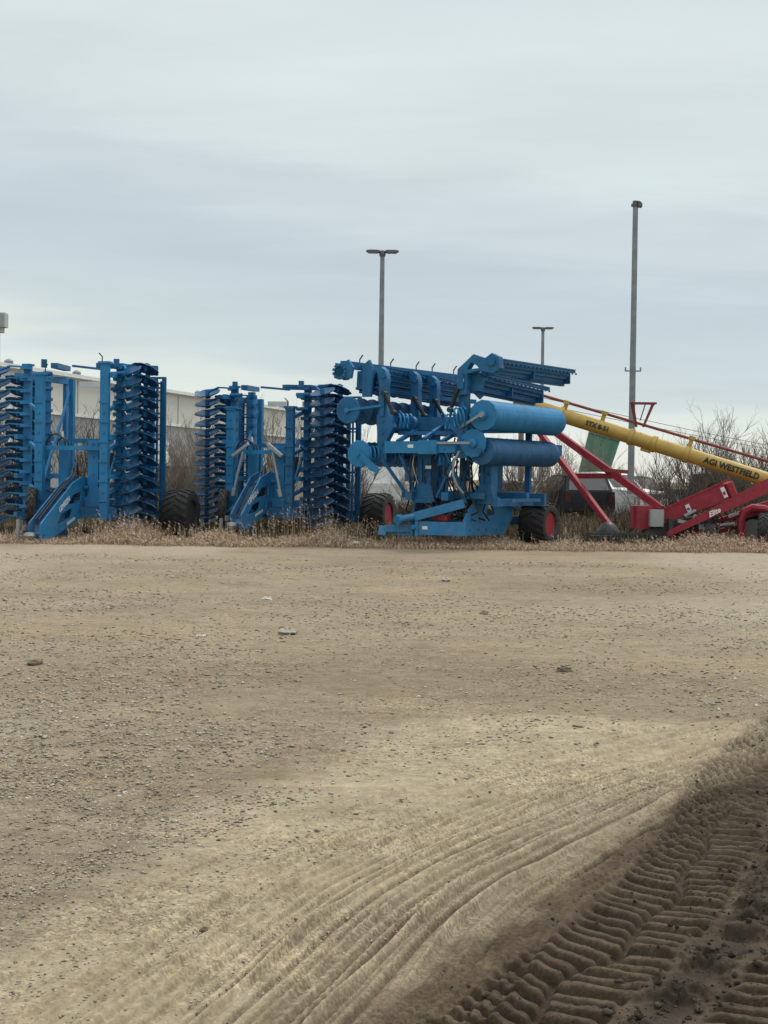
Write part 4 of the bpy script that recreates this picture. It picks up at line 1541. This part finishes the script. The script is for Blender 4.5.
    for k_ in range(9):
        x0 = hr.uniform(680, 725)
        hs.path([P(x0, 512 + hr.uniform(-3, 3), 34.3), P(x0 + 6, 520, 34.2), P(x0 + 3, 526, 34.3), P(x0 + 12, 528, 34.4)], .018, 5)
    hs.build('hydraulic_hose', M['hose'], root)
    # fork and wheels
    fk = MB()
    fk.path([P(742, 543, 34.2), P(741, 520, 34.2), P(744, 512, 34.2), P(752, 508, 34.2), P(764, 509, 34.2), P(775, 514, 34.2)], .10, 8)
    fk.path([P(748, 535, 34.7), P(748, 515, 34.7), P(762, 512, 34.7), P(770, 528, 34.7)], .09, 8)
    fk.beam(P(744, 513, 34.4), P(790, 500, 34.4), .18, .25)
    fk.build('wheel_fork', M['red'], root)

    def wh(px, Y, r_, wd, axis, m_):
        p_ = GX(px, Y) - base
        p_.z = r_
        wheel(root, p_, axis, r_, wd, m_, .58, 18)
    wh(754, 34.6, .40, .30, (-.45, -1, 0), M['grey'])
    wh(766, 33.9, .40, .30, (1, -.4, 0), M['dark_metal'])
    wh(712, 33.9, .27, .24, (.9, -.45, 0), M['dark_metal'])
    wh(790, 36.8, .45, .32, (1, -.3, 0), M['dark_metal'])
    # drawn low skid frame in the grass
    sk = MB()
    for Y in (34.2, 34.9):
        sk.beam(P(583, 541.5, Y), P(660, 543, Y), .05, .06)
        sk.beam(P(583, 534, Y), P(657, 534, Y), .05, .06)
        sk.beam(P(584, 533, Y), P(586, 546, Y), .05, .05)
        sk.beam(P(657, 533, Y), P(659, 546, Y), .05, .05)
    sk.beam(P(583, 534, 34.2), P(583, 534, 34.9), .05, .05)
    sk.beam(P(650, 536, 34.5), P(590, 537, 34.5), .6, .08)
    sk.build('skid_frame', M['dark_metal'], root)


auger()


# ------------------------------------------------------------------ light poles
def twin_lamp(px, ptop, Y, span, label, rz=0):
    top = W(px, ptop, Y)
    root = thing('light_pole', label, 'light pole', (top.x, Y, 0), rz, 'light poles')
    h = top.z
    p = MB()
    p.tube((0, 0, 0), (0, 0, h - .12), .17, .11, 12)
    p.lathe([(.3, 0), (.3, .5), (.2, .55)], (0, 0, 0), (0, 0, 1), 12)
    p.build('pole', M['galv'], root)
    a = MB()
    a.lathe([(.14, -.32), (.16, -.25), (.16, -.1), (.1, -.02)], (0, 0, h), (0, 0, 1), 12)
    a.beam((-.3, 0, h - .12), (.3, 0, h - .12), .09, .08)
    a.build('head_bracket', M['lamp'], root)
    for s in (-1, 1):
        l = MB()
        e = span / 2
        l.plate([(.13, -.05), (.3, -.11), (e * .9, -.06), (e, -.01), (e, .02), (e * .8, .05), (.3, .05), (.13, .03)], (0, 0, h - .06), (s, 0, 0), (0, 0, 1), .36)
        lh = l.build('lamp_head', M['lamp'], root)
        g = MB()
        g.box((s * e * .62, 0, h - .06 - .10), (e * .5, .26, .02))
        g.build('lens', M['lens'], lh)


twin_lamp(382.5, 250, 72, 1.62, 'nearer grey light pole with two flat lamp heads above the blue folded boom')
twin_lamp(543, 327, 108, 1.62, 'small distant grey light pole with two flat lamp heads behind the blue ribbed sections')


def box_lamp():
    top = W(-1, 313, 60)
    root = thing('light_pole', 'pole with a boxy pale lamp head cut off by the left edge of the picture', 'light pole', (top.x - .05, 60, 0), 0, 'light poles')
    h = top.z
    p = MB()
    p.tube((0, 0, 0), (0, 0, h - .6), .13, .10, 12)
    p.build('pole', M['galv'], root)
    b = MB()
    b.box((.0, 0, h - .30), (.74, .6, .58), ch=.04)
    lh = b.build('lamp_head', M['pale_lamp'], root)
    c = MB()
    c.box((.0, 0, h - .70), (.48, .4, .22), ch=.03)
    c.build('head_bracket', M['pale_lamp'], root)
    g = MB()
    g.box((0, -.31, h - .30), (.6, .02, .44))
    g.build('lamp_face', M['grey'], lh)


box_lamp()


def tall_pole():
    Y = 56
    top = W(634.5, 201, Y)
    bot = W(630.5, 500, Y)
    root = thing('tall_pole', 'tallest grey pole with one small lamp at its top, standing behind the auger', 'light pole', (bot.x, Y, 0), 0, 'light poles')
    h = top.z
    p = MB()
    p.tube((0, 0, 0), (0, 0, h), .135, .10, 14)
    p.build('pole', M['galv'], root)
    b = MB()
    b.lathe([(.28, 0), (.28, .9), (.2, 1.0)], (0, 0, 0), (0, 0, 1), 14)
    b.build('concrete_foot', M['grey'], root)
    a = MB()
    a.lathe([(.105, -.25), (.115, -.2), (.115, .0)], (0, 0, h), (0, 0, 1), 12)
    a.box((-.13, 0, h - .16), (.06, .14, .10))
    a.build('head_bracket', M['lamp'], root)
    l = MB()
    l.plate([(.08, -.22), (.24, -.24), (.24, -.12), (.16, -.03), (.08, -.02)], (0, 0, h), (1, 0, 0), (0, 0, 1), .3)
    l.build('lamp_head', M['lamp'], root)
    c = MB()
    q = W(632, 371, Y).z
    c.beam((-.30, 0, q), (.32, 0, q), .04, .05)
    c.tube((-.28, 0, q), (-.28, 0, q + .14), .03, n=6)
    c.tube((.30, 0, q), (.30, 0, q + .14), .03, n=6)
    c.build('cross_arm', M['galv'], root)


tall_pole()


# ------------------------------------------------------------------ overhead wires with their pole
def wires():
    h = thing('utility_pole', 'wooden utility pole mostly hidden behind the stacked blue cultivator', 'utility pole', (6.0, 64, 0))
    p = MB()
    p.tube((0, 0, 0), (0, 0, 5.6), .14, .11, 10)
    p.build('pole', M['wood'], h)
    c = MB()
    c.beam((-.7, 0, 5.3), (.7, 0, 5.3), .1, .1)
    c.build('cross_arm', M['wood'], h)
    for s, dz, lab in ((-.6, 0, 'upper of the two thin wires sagging across the sky behind the auger'), (.6, -.55, 'lower of the two thin wires sagging across the sky behind the auger')):
        m = MB()
        p0, p1 = V((6 + s, 64, 5.45 + dz)), V((62 + s, 200, 5.45 + dz))
        pts = [p0 + (p1 - p0) * t + V((0, 0, -1.0 * 4 * t * (1 - t) * .25)) for t in np.linspace(0, 1, 16)]
        m.path(pts, .014, 5, .03)
        o = m.build('overhead_wire', M['dark_metal'])
        tag(o, lab, 'power line', 'overhead wires')


wires()


# ------------------------------------------------------------------ warehouse
def warehouse():
    d = V((11, 44, 0)).normalized()
    n = V((d.y, -d.x, 0))
    o = V((-21, 99, 0)) - d * 30
    L_ = 100
    ang = math.atan2(d.y, d.x)
    root = thing('warehouse', 'long white metal warehouse with grey lower wall behind the left harrows', 'warehouse', o, ang)
    ms = {}

    def ribbed(name, c0, c1):
        m = mat(name, c0, .5, var=.03, scale=.4)
        nt = m.node_tree
        N, L = nt.nodes, nt.links
        tc = N.new('ShaderNodeTexCoord')
        wv = N.new('ShaderNodeTexWave')
        wv.inputs['Scale'].default_value = 1.0
        wv.bands_direction = 'X'
        L.new(tc.outputs['Object'], wv.inputs['Vector'])
        bp = N.new('ShaderNodeBump')
        bp.inputs['Strength'].default_value = .35
        bp.inputs['Distance'].default_value = .05
        L.new(wv.outputs['Fac'], bp.inputs['Height'])
        L.new(bp.outputs['Normal'], N['Principled BSDF'].inputs['Normal'])
        return m
    up = ribbed('upper_cladding', (.58, .575, .53), 0)
    lo = ribbed('lower_cladding', (.30, .31, .315), 0)
    H, S = 8.0, 5.47
    w = MB()
    w.box((L_ / 2, 12, (H + S) / 2), (L_, 24, H - S))
    w.build('upper_wall', up, root, False)
    w = MB()
    w.box((L_ / 2, 12.03, S / 2), (L_, 24, S))
    w.build('lower_wall', lo, root, False)
    t = MB()
    t.box((L_ / 2, -.06, H + .1), (L_ + .2, .25, .32))
    t.box((L_ / 2, -.03, S), (L_, .12, .14))
    t.build('trim', M['white'], root)
    for i in range(1, 17):
        j = MB()
        j.box((i * 6.0, -.02, (H + S) / 2), (.06, .05, H - S - .3))
        j.build('panel_joint', M['grey'], root)
    r = MB()
    r.plate([(-.3, H), (24.3, H), (12, H + 1.0)], (L_ / 2, 0, 0), (0, 1, 0), (0, 0, 1), L_ + .2)
    r.build('roof', M['grey'], root)
    for i in range(7):
        v = MB()
        x = 12 + i * 12.0 + (i % 2) * 2
        v.lathe([(.16, 0), (.16, .45), (.3, .5), (.3, .7), (.1, .85)], (x, 3, H + .2), (0, 0, 1), 12)
        v.build('roof_vent', M['galv'], root)
    for i, x in enumerate((20, 44, 68)):
        dr = MB()
        dr.box((x, -.03, 2.1), (4, .1, 4.2))
        for k in range(6):
            dr.box((x, -.09, .4 + k * .7), (3.9, .03, .04))
        dr.build('loading_door', M['white'], root)


warehouse()


# ------------------------------------------------------------------ parked vehicles far behind
def vehicle(label, px, Y, yaw, kind, paint, group='vehicles parked behind the machines', name=None):
    p = GX(px, Y)
    nm = name or {'suv': 'parked_suv', 'pickup': 'parked_pickup', 'van': 'parked_van', 'sedan': 'parked_car'}[kind]
    root = thing(nm, label, {'suv': 'car', 'pickup': 'pickup truck', 'van': 'van', 'sedan': 'car'}[kind], p, R(yaw), group)
    Wd = 1.9
    if kind == 'suv':
        L_, H = 4.7, 1.72
        body = [(-2.35, .35), (2.3, .35), (2.35, .75), (2.2, .98), (1.1, 1.08), (-2.3, 1.1), (-2.38, .7)]
        cab = [(1.15, 1.07), (.45, 1.66), (-.2, 1.72), (-1.9, 1.68), (-2.3, 1.08)]
        wb = (1.45, -1.4)
    elif kind == 'pickup':
        L_, H = 5.6, 1.85
        body = [(-2.8, .5), (2.75, .45), (2.8, .9), (2.7, 1.1), (1.5, 1.2), (-2.75, 1.2), (-2.8, .9)]
        cab = [(1.5, 1.19), (.8, 1.8), (.4, 1.86), (-.75, 1.84), (-1.0, 1.19)]
        wb = (1.85, -1.75)
    elif kind == 'van':
        L_, H = 5.4, 2.3
        body = [(-2.7, .4), (2.6, .4), (2.7, .8), (2.6, 1.1), (2.0, 1.3), (-2.7, 1.3)]
        cab = [(2.05, 1.29), (1.2, 2.15), (.7, 2.3), (-2.6, 2.28), (-2.7, 1.29)]
        wb = (1.7, -1.7)
    else:
        L_, H = 4.5, 1.45
        body = [(-2.25, .3), (2.2, .3), (2.25, .65), (2.05, .82), (1.0, .92), (-1.5, .95), (-2.2, .9), (-2.27, .6)]
        cab = [(1.05, .91), (.3, 1.4), (-.2, 1.45), (-.9, 1.42), (-1.75, .93)]
        wb = (1.4, -1.35)
    b = MB()
    b.plate(body, (0, 0, 0), (1, 0, 0), (0, 0, 1), Wd)
    zb = cab[0][1]
    vs, n = [], len(cab)
    for s in (-1, 1):
        vs += [V((x, s * (Wd / 2 - .06 - (z - zb) * .22), z)) for x, z in cab]
    b.add(vs, [tuple(range(n)), tuple(range(2 * n - 1, n - 1, -1))] + [(i, (i + 1) % n, n + (i + 1) % n, n + i) for i in range(n)])
    for x in wb:
        for s in (-1, 1):
            b.lathe([(.45, -.03), (.45, .03)], (x, s * (Wd / 2 - .01), .40), (0, 1, 0), 20)
    b.box((L_ / 2 - .03, 0, .5), (.14, Wd * .96, .2), ch=.03)
    b.box((-L_ / 2 + .03, 0, .5), (.14, Wd * .96, .2), ch=.03)
    b.box((.75, Wd / 2 + .08, zb + .12), (.12, .18, .14))
    b.box((.75, -Wd / 2 - .08, zb + .12), (.12, .18, .14))
    b.build('body', paint, root)
    # windows a few millimetres proud of the cabin
    cx = sum(x for x, z in cab) / n
    zt = max(z for x, z in cab)
    split = [] if kind in ('van',) else None
    for s in (-1, 1):
        q = MB()
        inner = [(cx + (x - cx) * .86, zb + .05 + (z - zb) * .80) for x, z in cab]
        if kind == 'van':
            inner = [(1.85, 1.4), (1.25, 2.0), (.8, 2.05), (.8, 1.4)]
        vv = [V((x, s * (Wd / 2 - .06 - (z - zb) * .22 + .012), z)) for x, z in inner]
        vv2 = [p_ - V((0, s * .03, 0)) for p_ in vv]
        k = len(inner)
        q.add(vv + vv2, [tuple(range(k)), tuple(range(2 * k - 1, k - 1, -1))] + [(i, (i + 1) % k, k + (i + 1) % k, k + i) for i in range(k)])
        q.build('window', M['glass'], root)
    for (x0, z0), (x1, z1), nme in ((cab[0], cab[1], 'windshield'), (cab[-1], cab[-2], 'rear_window')):
        q = MB()
        p0 = V((x0, 0, z0)).lerp(V((x1, 0, z1)), .12)
        p1 = V((x0, 0, z0)).lerp(V((x1, 0, z1)), .9)
        q.beam(p0, p1, Wd * .8, .03, (1, 0, 0) if abs(x1 - x0) < .3 else (0, 0, 1), Wd * .68)
        q.build(nme, M['glass'], root)
    for s in (-1, 1):
        q = MB()
        q.box((L_ / 2 - .05, s * (Wd / 2 - .27), body[2][1] + .05), (.16, .42, .17), ch=.03)
        q.build('headlight', M['lens'], root)
        q = MB()
        q.box((-L_ / 2 + .04, s * (Wd / 2 - .14), body[2][1] + .12), (.14, .2, .3))
        q.build('tail_light', M['tail'], root)
    q = MB()
    q.box((L_ / 2 - .0, 0, body[2][1] + .0), (.06, .8, .24))
    q.build('grille', M['hose'], root)
    for x in wb:
        for s in (-1, 1):
            c = V((x, s * (Wd / 2 - .1), .36))
            h = MB()
            h.lathe([(.22, .0), (.2, .10), (.06, .09), (0, .1)], c, (0, s, 0), 16)
            ho = h.build('wheel', M['steel'], root)
            t = MB()
            t.lathe([(.22, -.1), (.33, -.11), (.36, -.07), (.36, .07), (.33, .115), (.22, .11), (.22, -.1)], c, (0, s, 0), 22)
            t.build('tyre', M['black'], ho)


vehicle('charcoal SUV parked left of the white pickup, below the tilted green tank', 573, 55, 97, 'suv', M['car_dark'])
vehicle('white pickup truck nosing out between the two red auger legs', 600, 58.5, -52, 'pickup', M['car_white'])
vehicle('charcoal car parked directly behind the tall grey pole', 630, 60, -70, 'suv', M['car_blue'])
vehicle('dark pickup half hidden by the big bare bushes behind the red trough', 716, 60, 5, 'pickup', M['car_dark'])
vehicle('white van seen through the gap left of the cultivator pedestal', 388, 56, -12, 'van', M['car_white'])
vehicle('dark pickup parked between the two disc harrows', 178, 56, 8, 'pickup', M['car_dark'])
vehicle('silver car seen under the lower drum of the cultivator', 508, 64, 170, 'sedan', M['car_silver'])


# ------------------------------------------------------------------ green tank leaning behind the auger
def tank():
    Y = 66
    p = GX(597, Y)
    root = thing('grain_wagon', 'green tilted sheet-metal wagon box rising behind the white pickup', 'wagon', p, 0)
    a = [W(578, 474, Y), W(609, 474, Y), W(620, 441, Y), W(589, 432, Y)]
    t = MB()
    vs = [q - p for q in a] + [q - p + V((.3, 2.4, 0)) for q in a]
    t.add(vs, [(0, 1, 2, 3), (7, 6, 5, 4), (0, 4, 5, 1), (1, 5, 6, 2), (2, 6, 7, 3), (3, 7, 4, 0)])
    tk = t.build('tank', M['green'], root)
    r = MB()
    for i in range(3):
        f = .2 + .3 * i
        q0 = vs[0].lerp(vs[1], f) + V((0, -.03, 0))
        q1 = vs[3].lerp(vs[2], f) + V((0, -.03, 0))
        r.beam(q0, q1, .03, .04)
    r.beam(vs[3] + V((0, -.03, 0)), vs[2] + V((0, -.03, 0)), .06, .05)
    r.build('stiffener', M['green'], tk)
    c = MB()
    zz = vs[0].z
    for x in (-.6, .4):
        c.beam((x, .6, .7), (x, .6, zz), .12, .12, (0, 1, 0))
        c.beam((x, 1.8, .7), (x, 1.8, zz), .12, .12, (0, 1, 0))
    c.beam((-1.2, .6, .7), (1.2, .6, .7), .14, .16)
    c.beam((-1.2, 1.8, .7), (1.2, 1.8, .7), .14, .16)
    c.beam((-.9, .6, zz), (.9, .6, zz), .14, .12)
    c.build('chassis', M['dark_metal'], root)
    for x in (-1.2, 1.2):
        for y in (.6, 1.8):
            wheel(root, (x, y, .45), (1 if x > 0 else -1, 0, 0), .45, .3, M['dark_metal'], .55, 14)


tank()


# ------------------------------------------------------------------ bare bushes
def bush(px, Y, h, spread, label, m, seed, n0=14, lean=0.0):
    p = GX(px, Y)
    root = thing('bare_bush', label, 'bush', p, 0, 'leafless bushes behind the machines')
    rr = random.Random(seed)
    A, T = MB(), MB()

    def grow(p0, d, ln, r, lev):
        pts = [p0]
        d = d.normalized()
        k = 4
        for i in range(k):
            d = (d + V((rr.gauss(0, .13), rr.gauss(0, .13), rr.gauss(.05, .09)))).normalized()
            pts.append(pts[-1] + d * ln / k)
        (A if lev == 0 else T).path(pts, r, 4 if lev == 0 else 3, r * .45)
        if lev < 3:
            for c in range({0: 7, 1: 5, 2: 3}[lev]):
                i = rr.randint(1, k)
                q = pts[i]
                dd = (d + V((rr.gauss(0, .42), rr.gauss(0, .42), rr.gauss(.12, .25)))).normalized()
                grow(q, dd, ln * rr.uniform(.35, .62), r * .55, lev + 1)
    for i in range(n0):
        a = rr.uniform(0, 2 * pi)
        sp = rr.uniform(.05, 1) * spread
        d = V((cos(a) * sp + lean, sin(a) * sp, 1))
        grow(V((cos(a) * .25 * rr.random(), sin(a) * .25 * rr.random(), -.03)), d, h * rr.uniform(.55, .85), .022 * h / 2.5, 0)
    A.build('stem_cluster', m, root)
    T.build('twig_cluster', m, root)


bush(672, 47, 2.4, .55, 'wide bare bush left of the group above the red trough', M['bark'], 21, 16)
bush(705, 49, 2.9, .45, 'tallest bare bush right of the tall pole, above the red trough', M['bark'], 22, 18)
bush(738, 46, 2.4, .5, 'bare bush behind the lettered end of the yellow tube', M['bark'], 23, 15)
bush(768, 48, 2.7, .45, 'bare bush cut by the right edge of the picture', M['bark'], 24, 14)
bush(645, 52, 1.9, .8, 'low sprawling bare bush just right of the tall pole', M['bark2'], 25, 14)
bush(88, 46, 3.1, .35, 'bare bush showing in the gap inside the left harrow', M['bark'], 26, 13)
bush(10, 44, 2.7, .35, 'bare bush added to dim the bright gaps between the leftmost discs', M['bark'], 37, 18)  # added bush, its twigs darken the bright gaps behind the discs
bush(103, 52, 2.6, .5, 'bare bush close behind the right wing of the left harrow', M['bark'], 27, 8)
bush(176, 46, 2.7, .45, 'bare bush between the left harrow and the middle harrow', M['bark2'], 28, 14)
bush(196, 50, 2.6, .5, 'pale bare bush behind the left discs of the middle harrow', M['bark2'], 29, 14)
bush(276, 47, 2.8, .35, 'bare bush in the gap inside the middle harrow', M['bark2'], 30, 18)
bush(352, 52, 2.6, .5, 'bare bush behind the right discs of the middle harrow', M['bark'], 31, 12)
bush(460, 47, 1.9, .6, 'bare bush seen through the middle of the cultivator', M['bark'], 32, 14)
bush(520, 46, 2.1, .6, 'bare bush below the lower drum of the cultivator', M['bark'], 33, 18)
bush(550, 54, 2.6, .4, 'bare bush between the cultivator drums and the first red auger leg', M['bark2'], 34, 16)
bush(408, 47, 1.5, .7, 'low bare bush left of the cultivator pedestal', M['bark'], 35, 12)
bush(592, 62, 2.6, .5, 'thin bare bush behind the white pickup truck', M['bark2'], 36, 12)


def brush():
    n = 9000
    cx = np.array([160, 200, 300, 395, 455, 520, 640, 700, 750])
    k = nr.randint(0, len(cx), n)
    y = nr.uniform(38, 52, n)
    px = cx[k] + nr.normal(0, 22, n)
    x = (px - 384) / F * y
    h = nr.uniform(.25, 1.0, n) * (.4 + fbm(x * .6, y * .6, 2, 113))
    blades('dead_brush', x, y, h, nr.uniform(.015, .03, n), .35, 'dark dead brush tangled between the machines and the parked vehicles',
           [(.03, .024, .017), (.06, .046, .032), (.09, .07, .05), (.13, .10, .07)], 9, .5, 'brush')


brush()


# ------------------------------------------------------------------ sky and light
def sky():
    w = bpy.data.worlds.new('World')
    scene.world = w
    w.use_nodes = True
    nt = w.node_tree
    N, L = nt.nodes, nt.links
    bg = N['Background']
    bg.inputs['Strength'].default_value = .1
    sk = N.new('ShaderNodeTexSky')
    sk.sky_type = 'NISHITA'
    sk.sun_disc = False
    sk.sun_elevation = R(SUN_EL)
    sk.sun_rotation = R(SUN_AZ)
    tc = N.new('ShaderNodeTexCoord')
    sp = N.new('ShaderNodeSeparateXYZ')
    L.new(tc.outputs['Generated'], sp.inputs[0])

    def mth(op, a, b=None):
        m = N.new('ShaderNodeMath')
        m.operation = op
        for i, v in enumerate((a, b)):
            if v is None:
                continue
            if isinstance(v, (int, float)):
                m.inputs[i].default_value = v
            else:
                L.new(v, m.inputs[i])
        return m.outputs[0]
    zc = mth('MAXIMUM', sp.outputs['Z'], 0.0)
    den = mth('ADD', zc, .13)
    u = mth('DIVIDE', sp.outputs['X'], den)
    v = mth('DIVIDE', sp.outputs['Y'], den)
    cb = N.new('ShaderNodeCombineXYZ')
    L.new(u, cb.inputs[0])
    L.new(v, cb.inputs[1])

    def noise(sx, sy, sc, det, ro, off=0, rot=0):
        mp = N.new('ShaderNodeMapping')
        mp.inputs['Scale'].default_value = (sx, sy, 1)
        mp.inputs['Location'].default_value = (off, off * .7, off)
        mp.inputs['Rotation'].default_value = (0, 0, rot)
        L.new(cb.outputs[0], mp.inputs['Vector'])
        n = N.new('ShaderNodeTexNoise')
        n.inputs['Scale'].default_value = sc
        n.inputs['Detail'].default_value = det
        n.inputs['Roughness'].default_value = ro
        n.inputs['Distortion'].default_value = .4
        L.new(mp.outputs[0], n.inputs['Vector'])
        return n.outputs['Fac']
    big = noise(.55, .8, 1.0, 4, .5, 3.3, .15)
    fine = noise(.7, 1.6, 2.2, 7, .55, 8.1, .2)
    # cloud deck: its bands follow height above the horizon, bent by the noise
    west = mth('MULTIPLY', mth('MINIMUM', mth('MAXIMUM', mth('MULTIPLY', sp.outputs['X'], -1.0), 0.0), .3), .20)
    e = mth('ADD', mth('SUBTRACT', zc, west), mth('MULTIPLY', mth('SUBTRACT', big, .5), .09))
    e = mth('ADD', e, mth('MULTIPLY', mth('SUBTRACT', fine, .5), .05))
    rp = N.new('ShaderNodeValToRGB')
    rp.color_ramp.interpolation = 'EASE'
    els = [(0.0, (.74, .74, .66)), (.035, (.70, .73, .69)), (.065, (.56, .615, .63)), (.115, (.515, .572, .615)), (.17, (.565, .615, .64)), (.215, (.635, .69, .675)), (.28, (.655, .70, .69)), (.36, (.57, .635, .66)), (.55, (.85, .89, .91)), (1, (1.55, 1.58, 1.58))]
    r = rp.color_ramp
    r.elements[0].position, r.elements[0].color = els[0][0], (*els[0][1], 1)
    r.elements[1].position, r.elements[1].color = els[-1][0], (*els[-1][1], 1)
    els = [(p_, (c[0] * .92, c[1] * .95, c[2] * .955)) for p_, c in els]
    for p_, c in els[1:-1]:
        el = r.elements.new(p_)
        el.color = (*c, 1)
    L.new(e, rp.inputs['Fac'])
    mr = N.new('ShaderNodeMapRange')
    mr.inputs['From Min'].default_value = .3
    mr.inputs['From Max'].default_value = .7
    mr.inputs['To Min'].default_value = .955
    mr.inputs['To Max'].default_value = 1.045
    L.new(fine, mr.inputs['Value'])
    sc = N.new('ShaderNodeVectorMath')
    sc.operation = 'SCALE'
    L.new(rp.outputs['Color'], sc.inputs[0])
    L.new(mth('MULTIPLY', mr.outputs['Result'], 10.0), sc.inputs['Scale'])
    mx = N.new('ShaderNodeMix')
    mx.data_type = 'RGBA'
    mx.inputs[0].default_value = .95
    L.new(sk.outputs[0], mx.inputs[6])
    L.new(sc.outputs[0], mx.inputs[7])
    L.new(mx.outputs[2], bg.inputs['Color'])


SUN_EL, SUN_AZ = 57.0, 38.0
sky()
sun = bpy.data.lights.new('sun', 'SUN')
sun.energy = 1.5
sun.angle = R(12)
sun.color = (1, .95, .86)
so = bpy.data.objects.new('sun', sun)
COL.objects.link(so)
# light comes from ahead and to the right, SUN_AZ clockwise from the view direction
sd = V((sin(R(SUN_AZ)) * cos(R(SUN_EL)), cos(R(SUN_AZ)) * cos(R(SUN_EL)), sin(R(SUN_EL))))
so.rotation_euler = sd.to_track_quat('Z', 'Y').to_euler()

vs_ = scene.view_settings
scene.display_settings.display_device = 'sRGB'
vs_.view_transform = 'Standard'
vs_.look = 'None'
vs_.exposure = 0.25
vs_.gamma = 1.0
vs_.use_curve_mapping = False
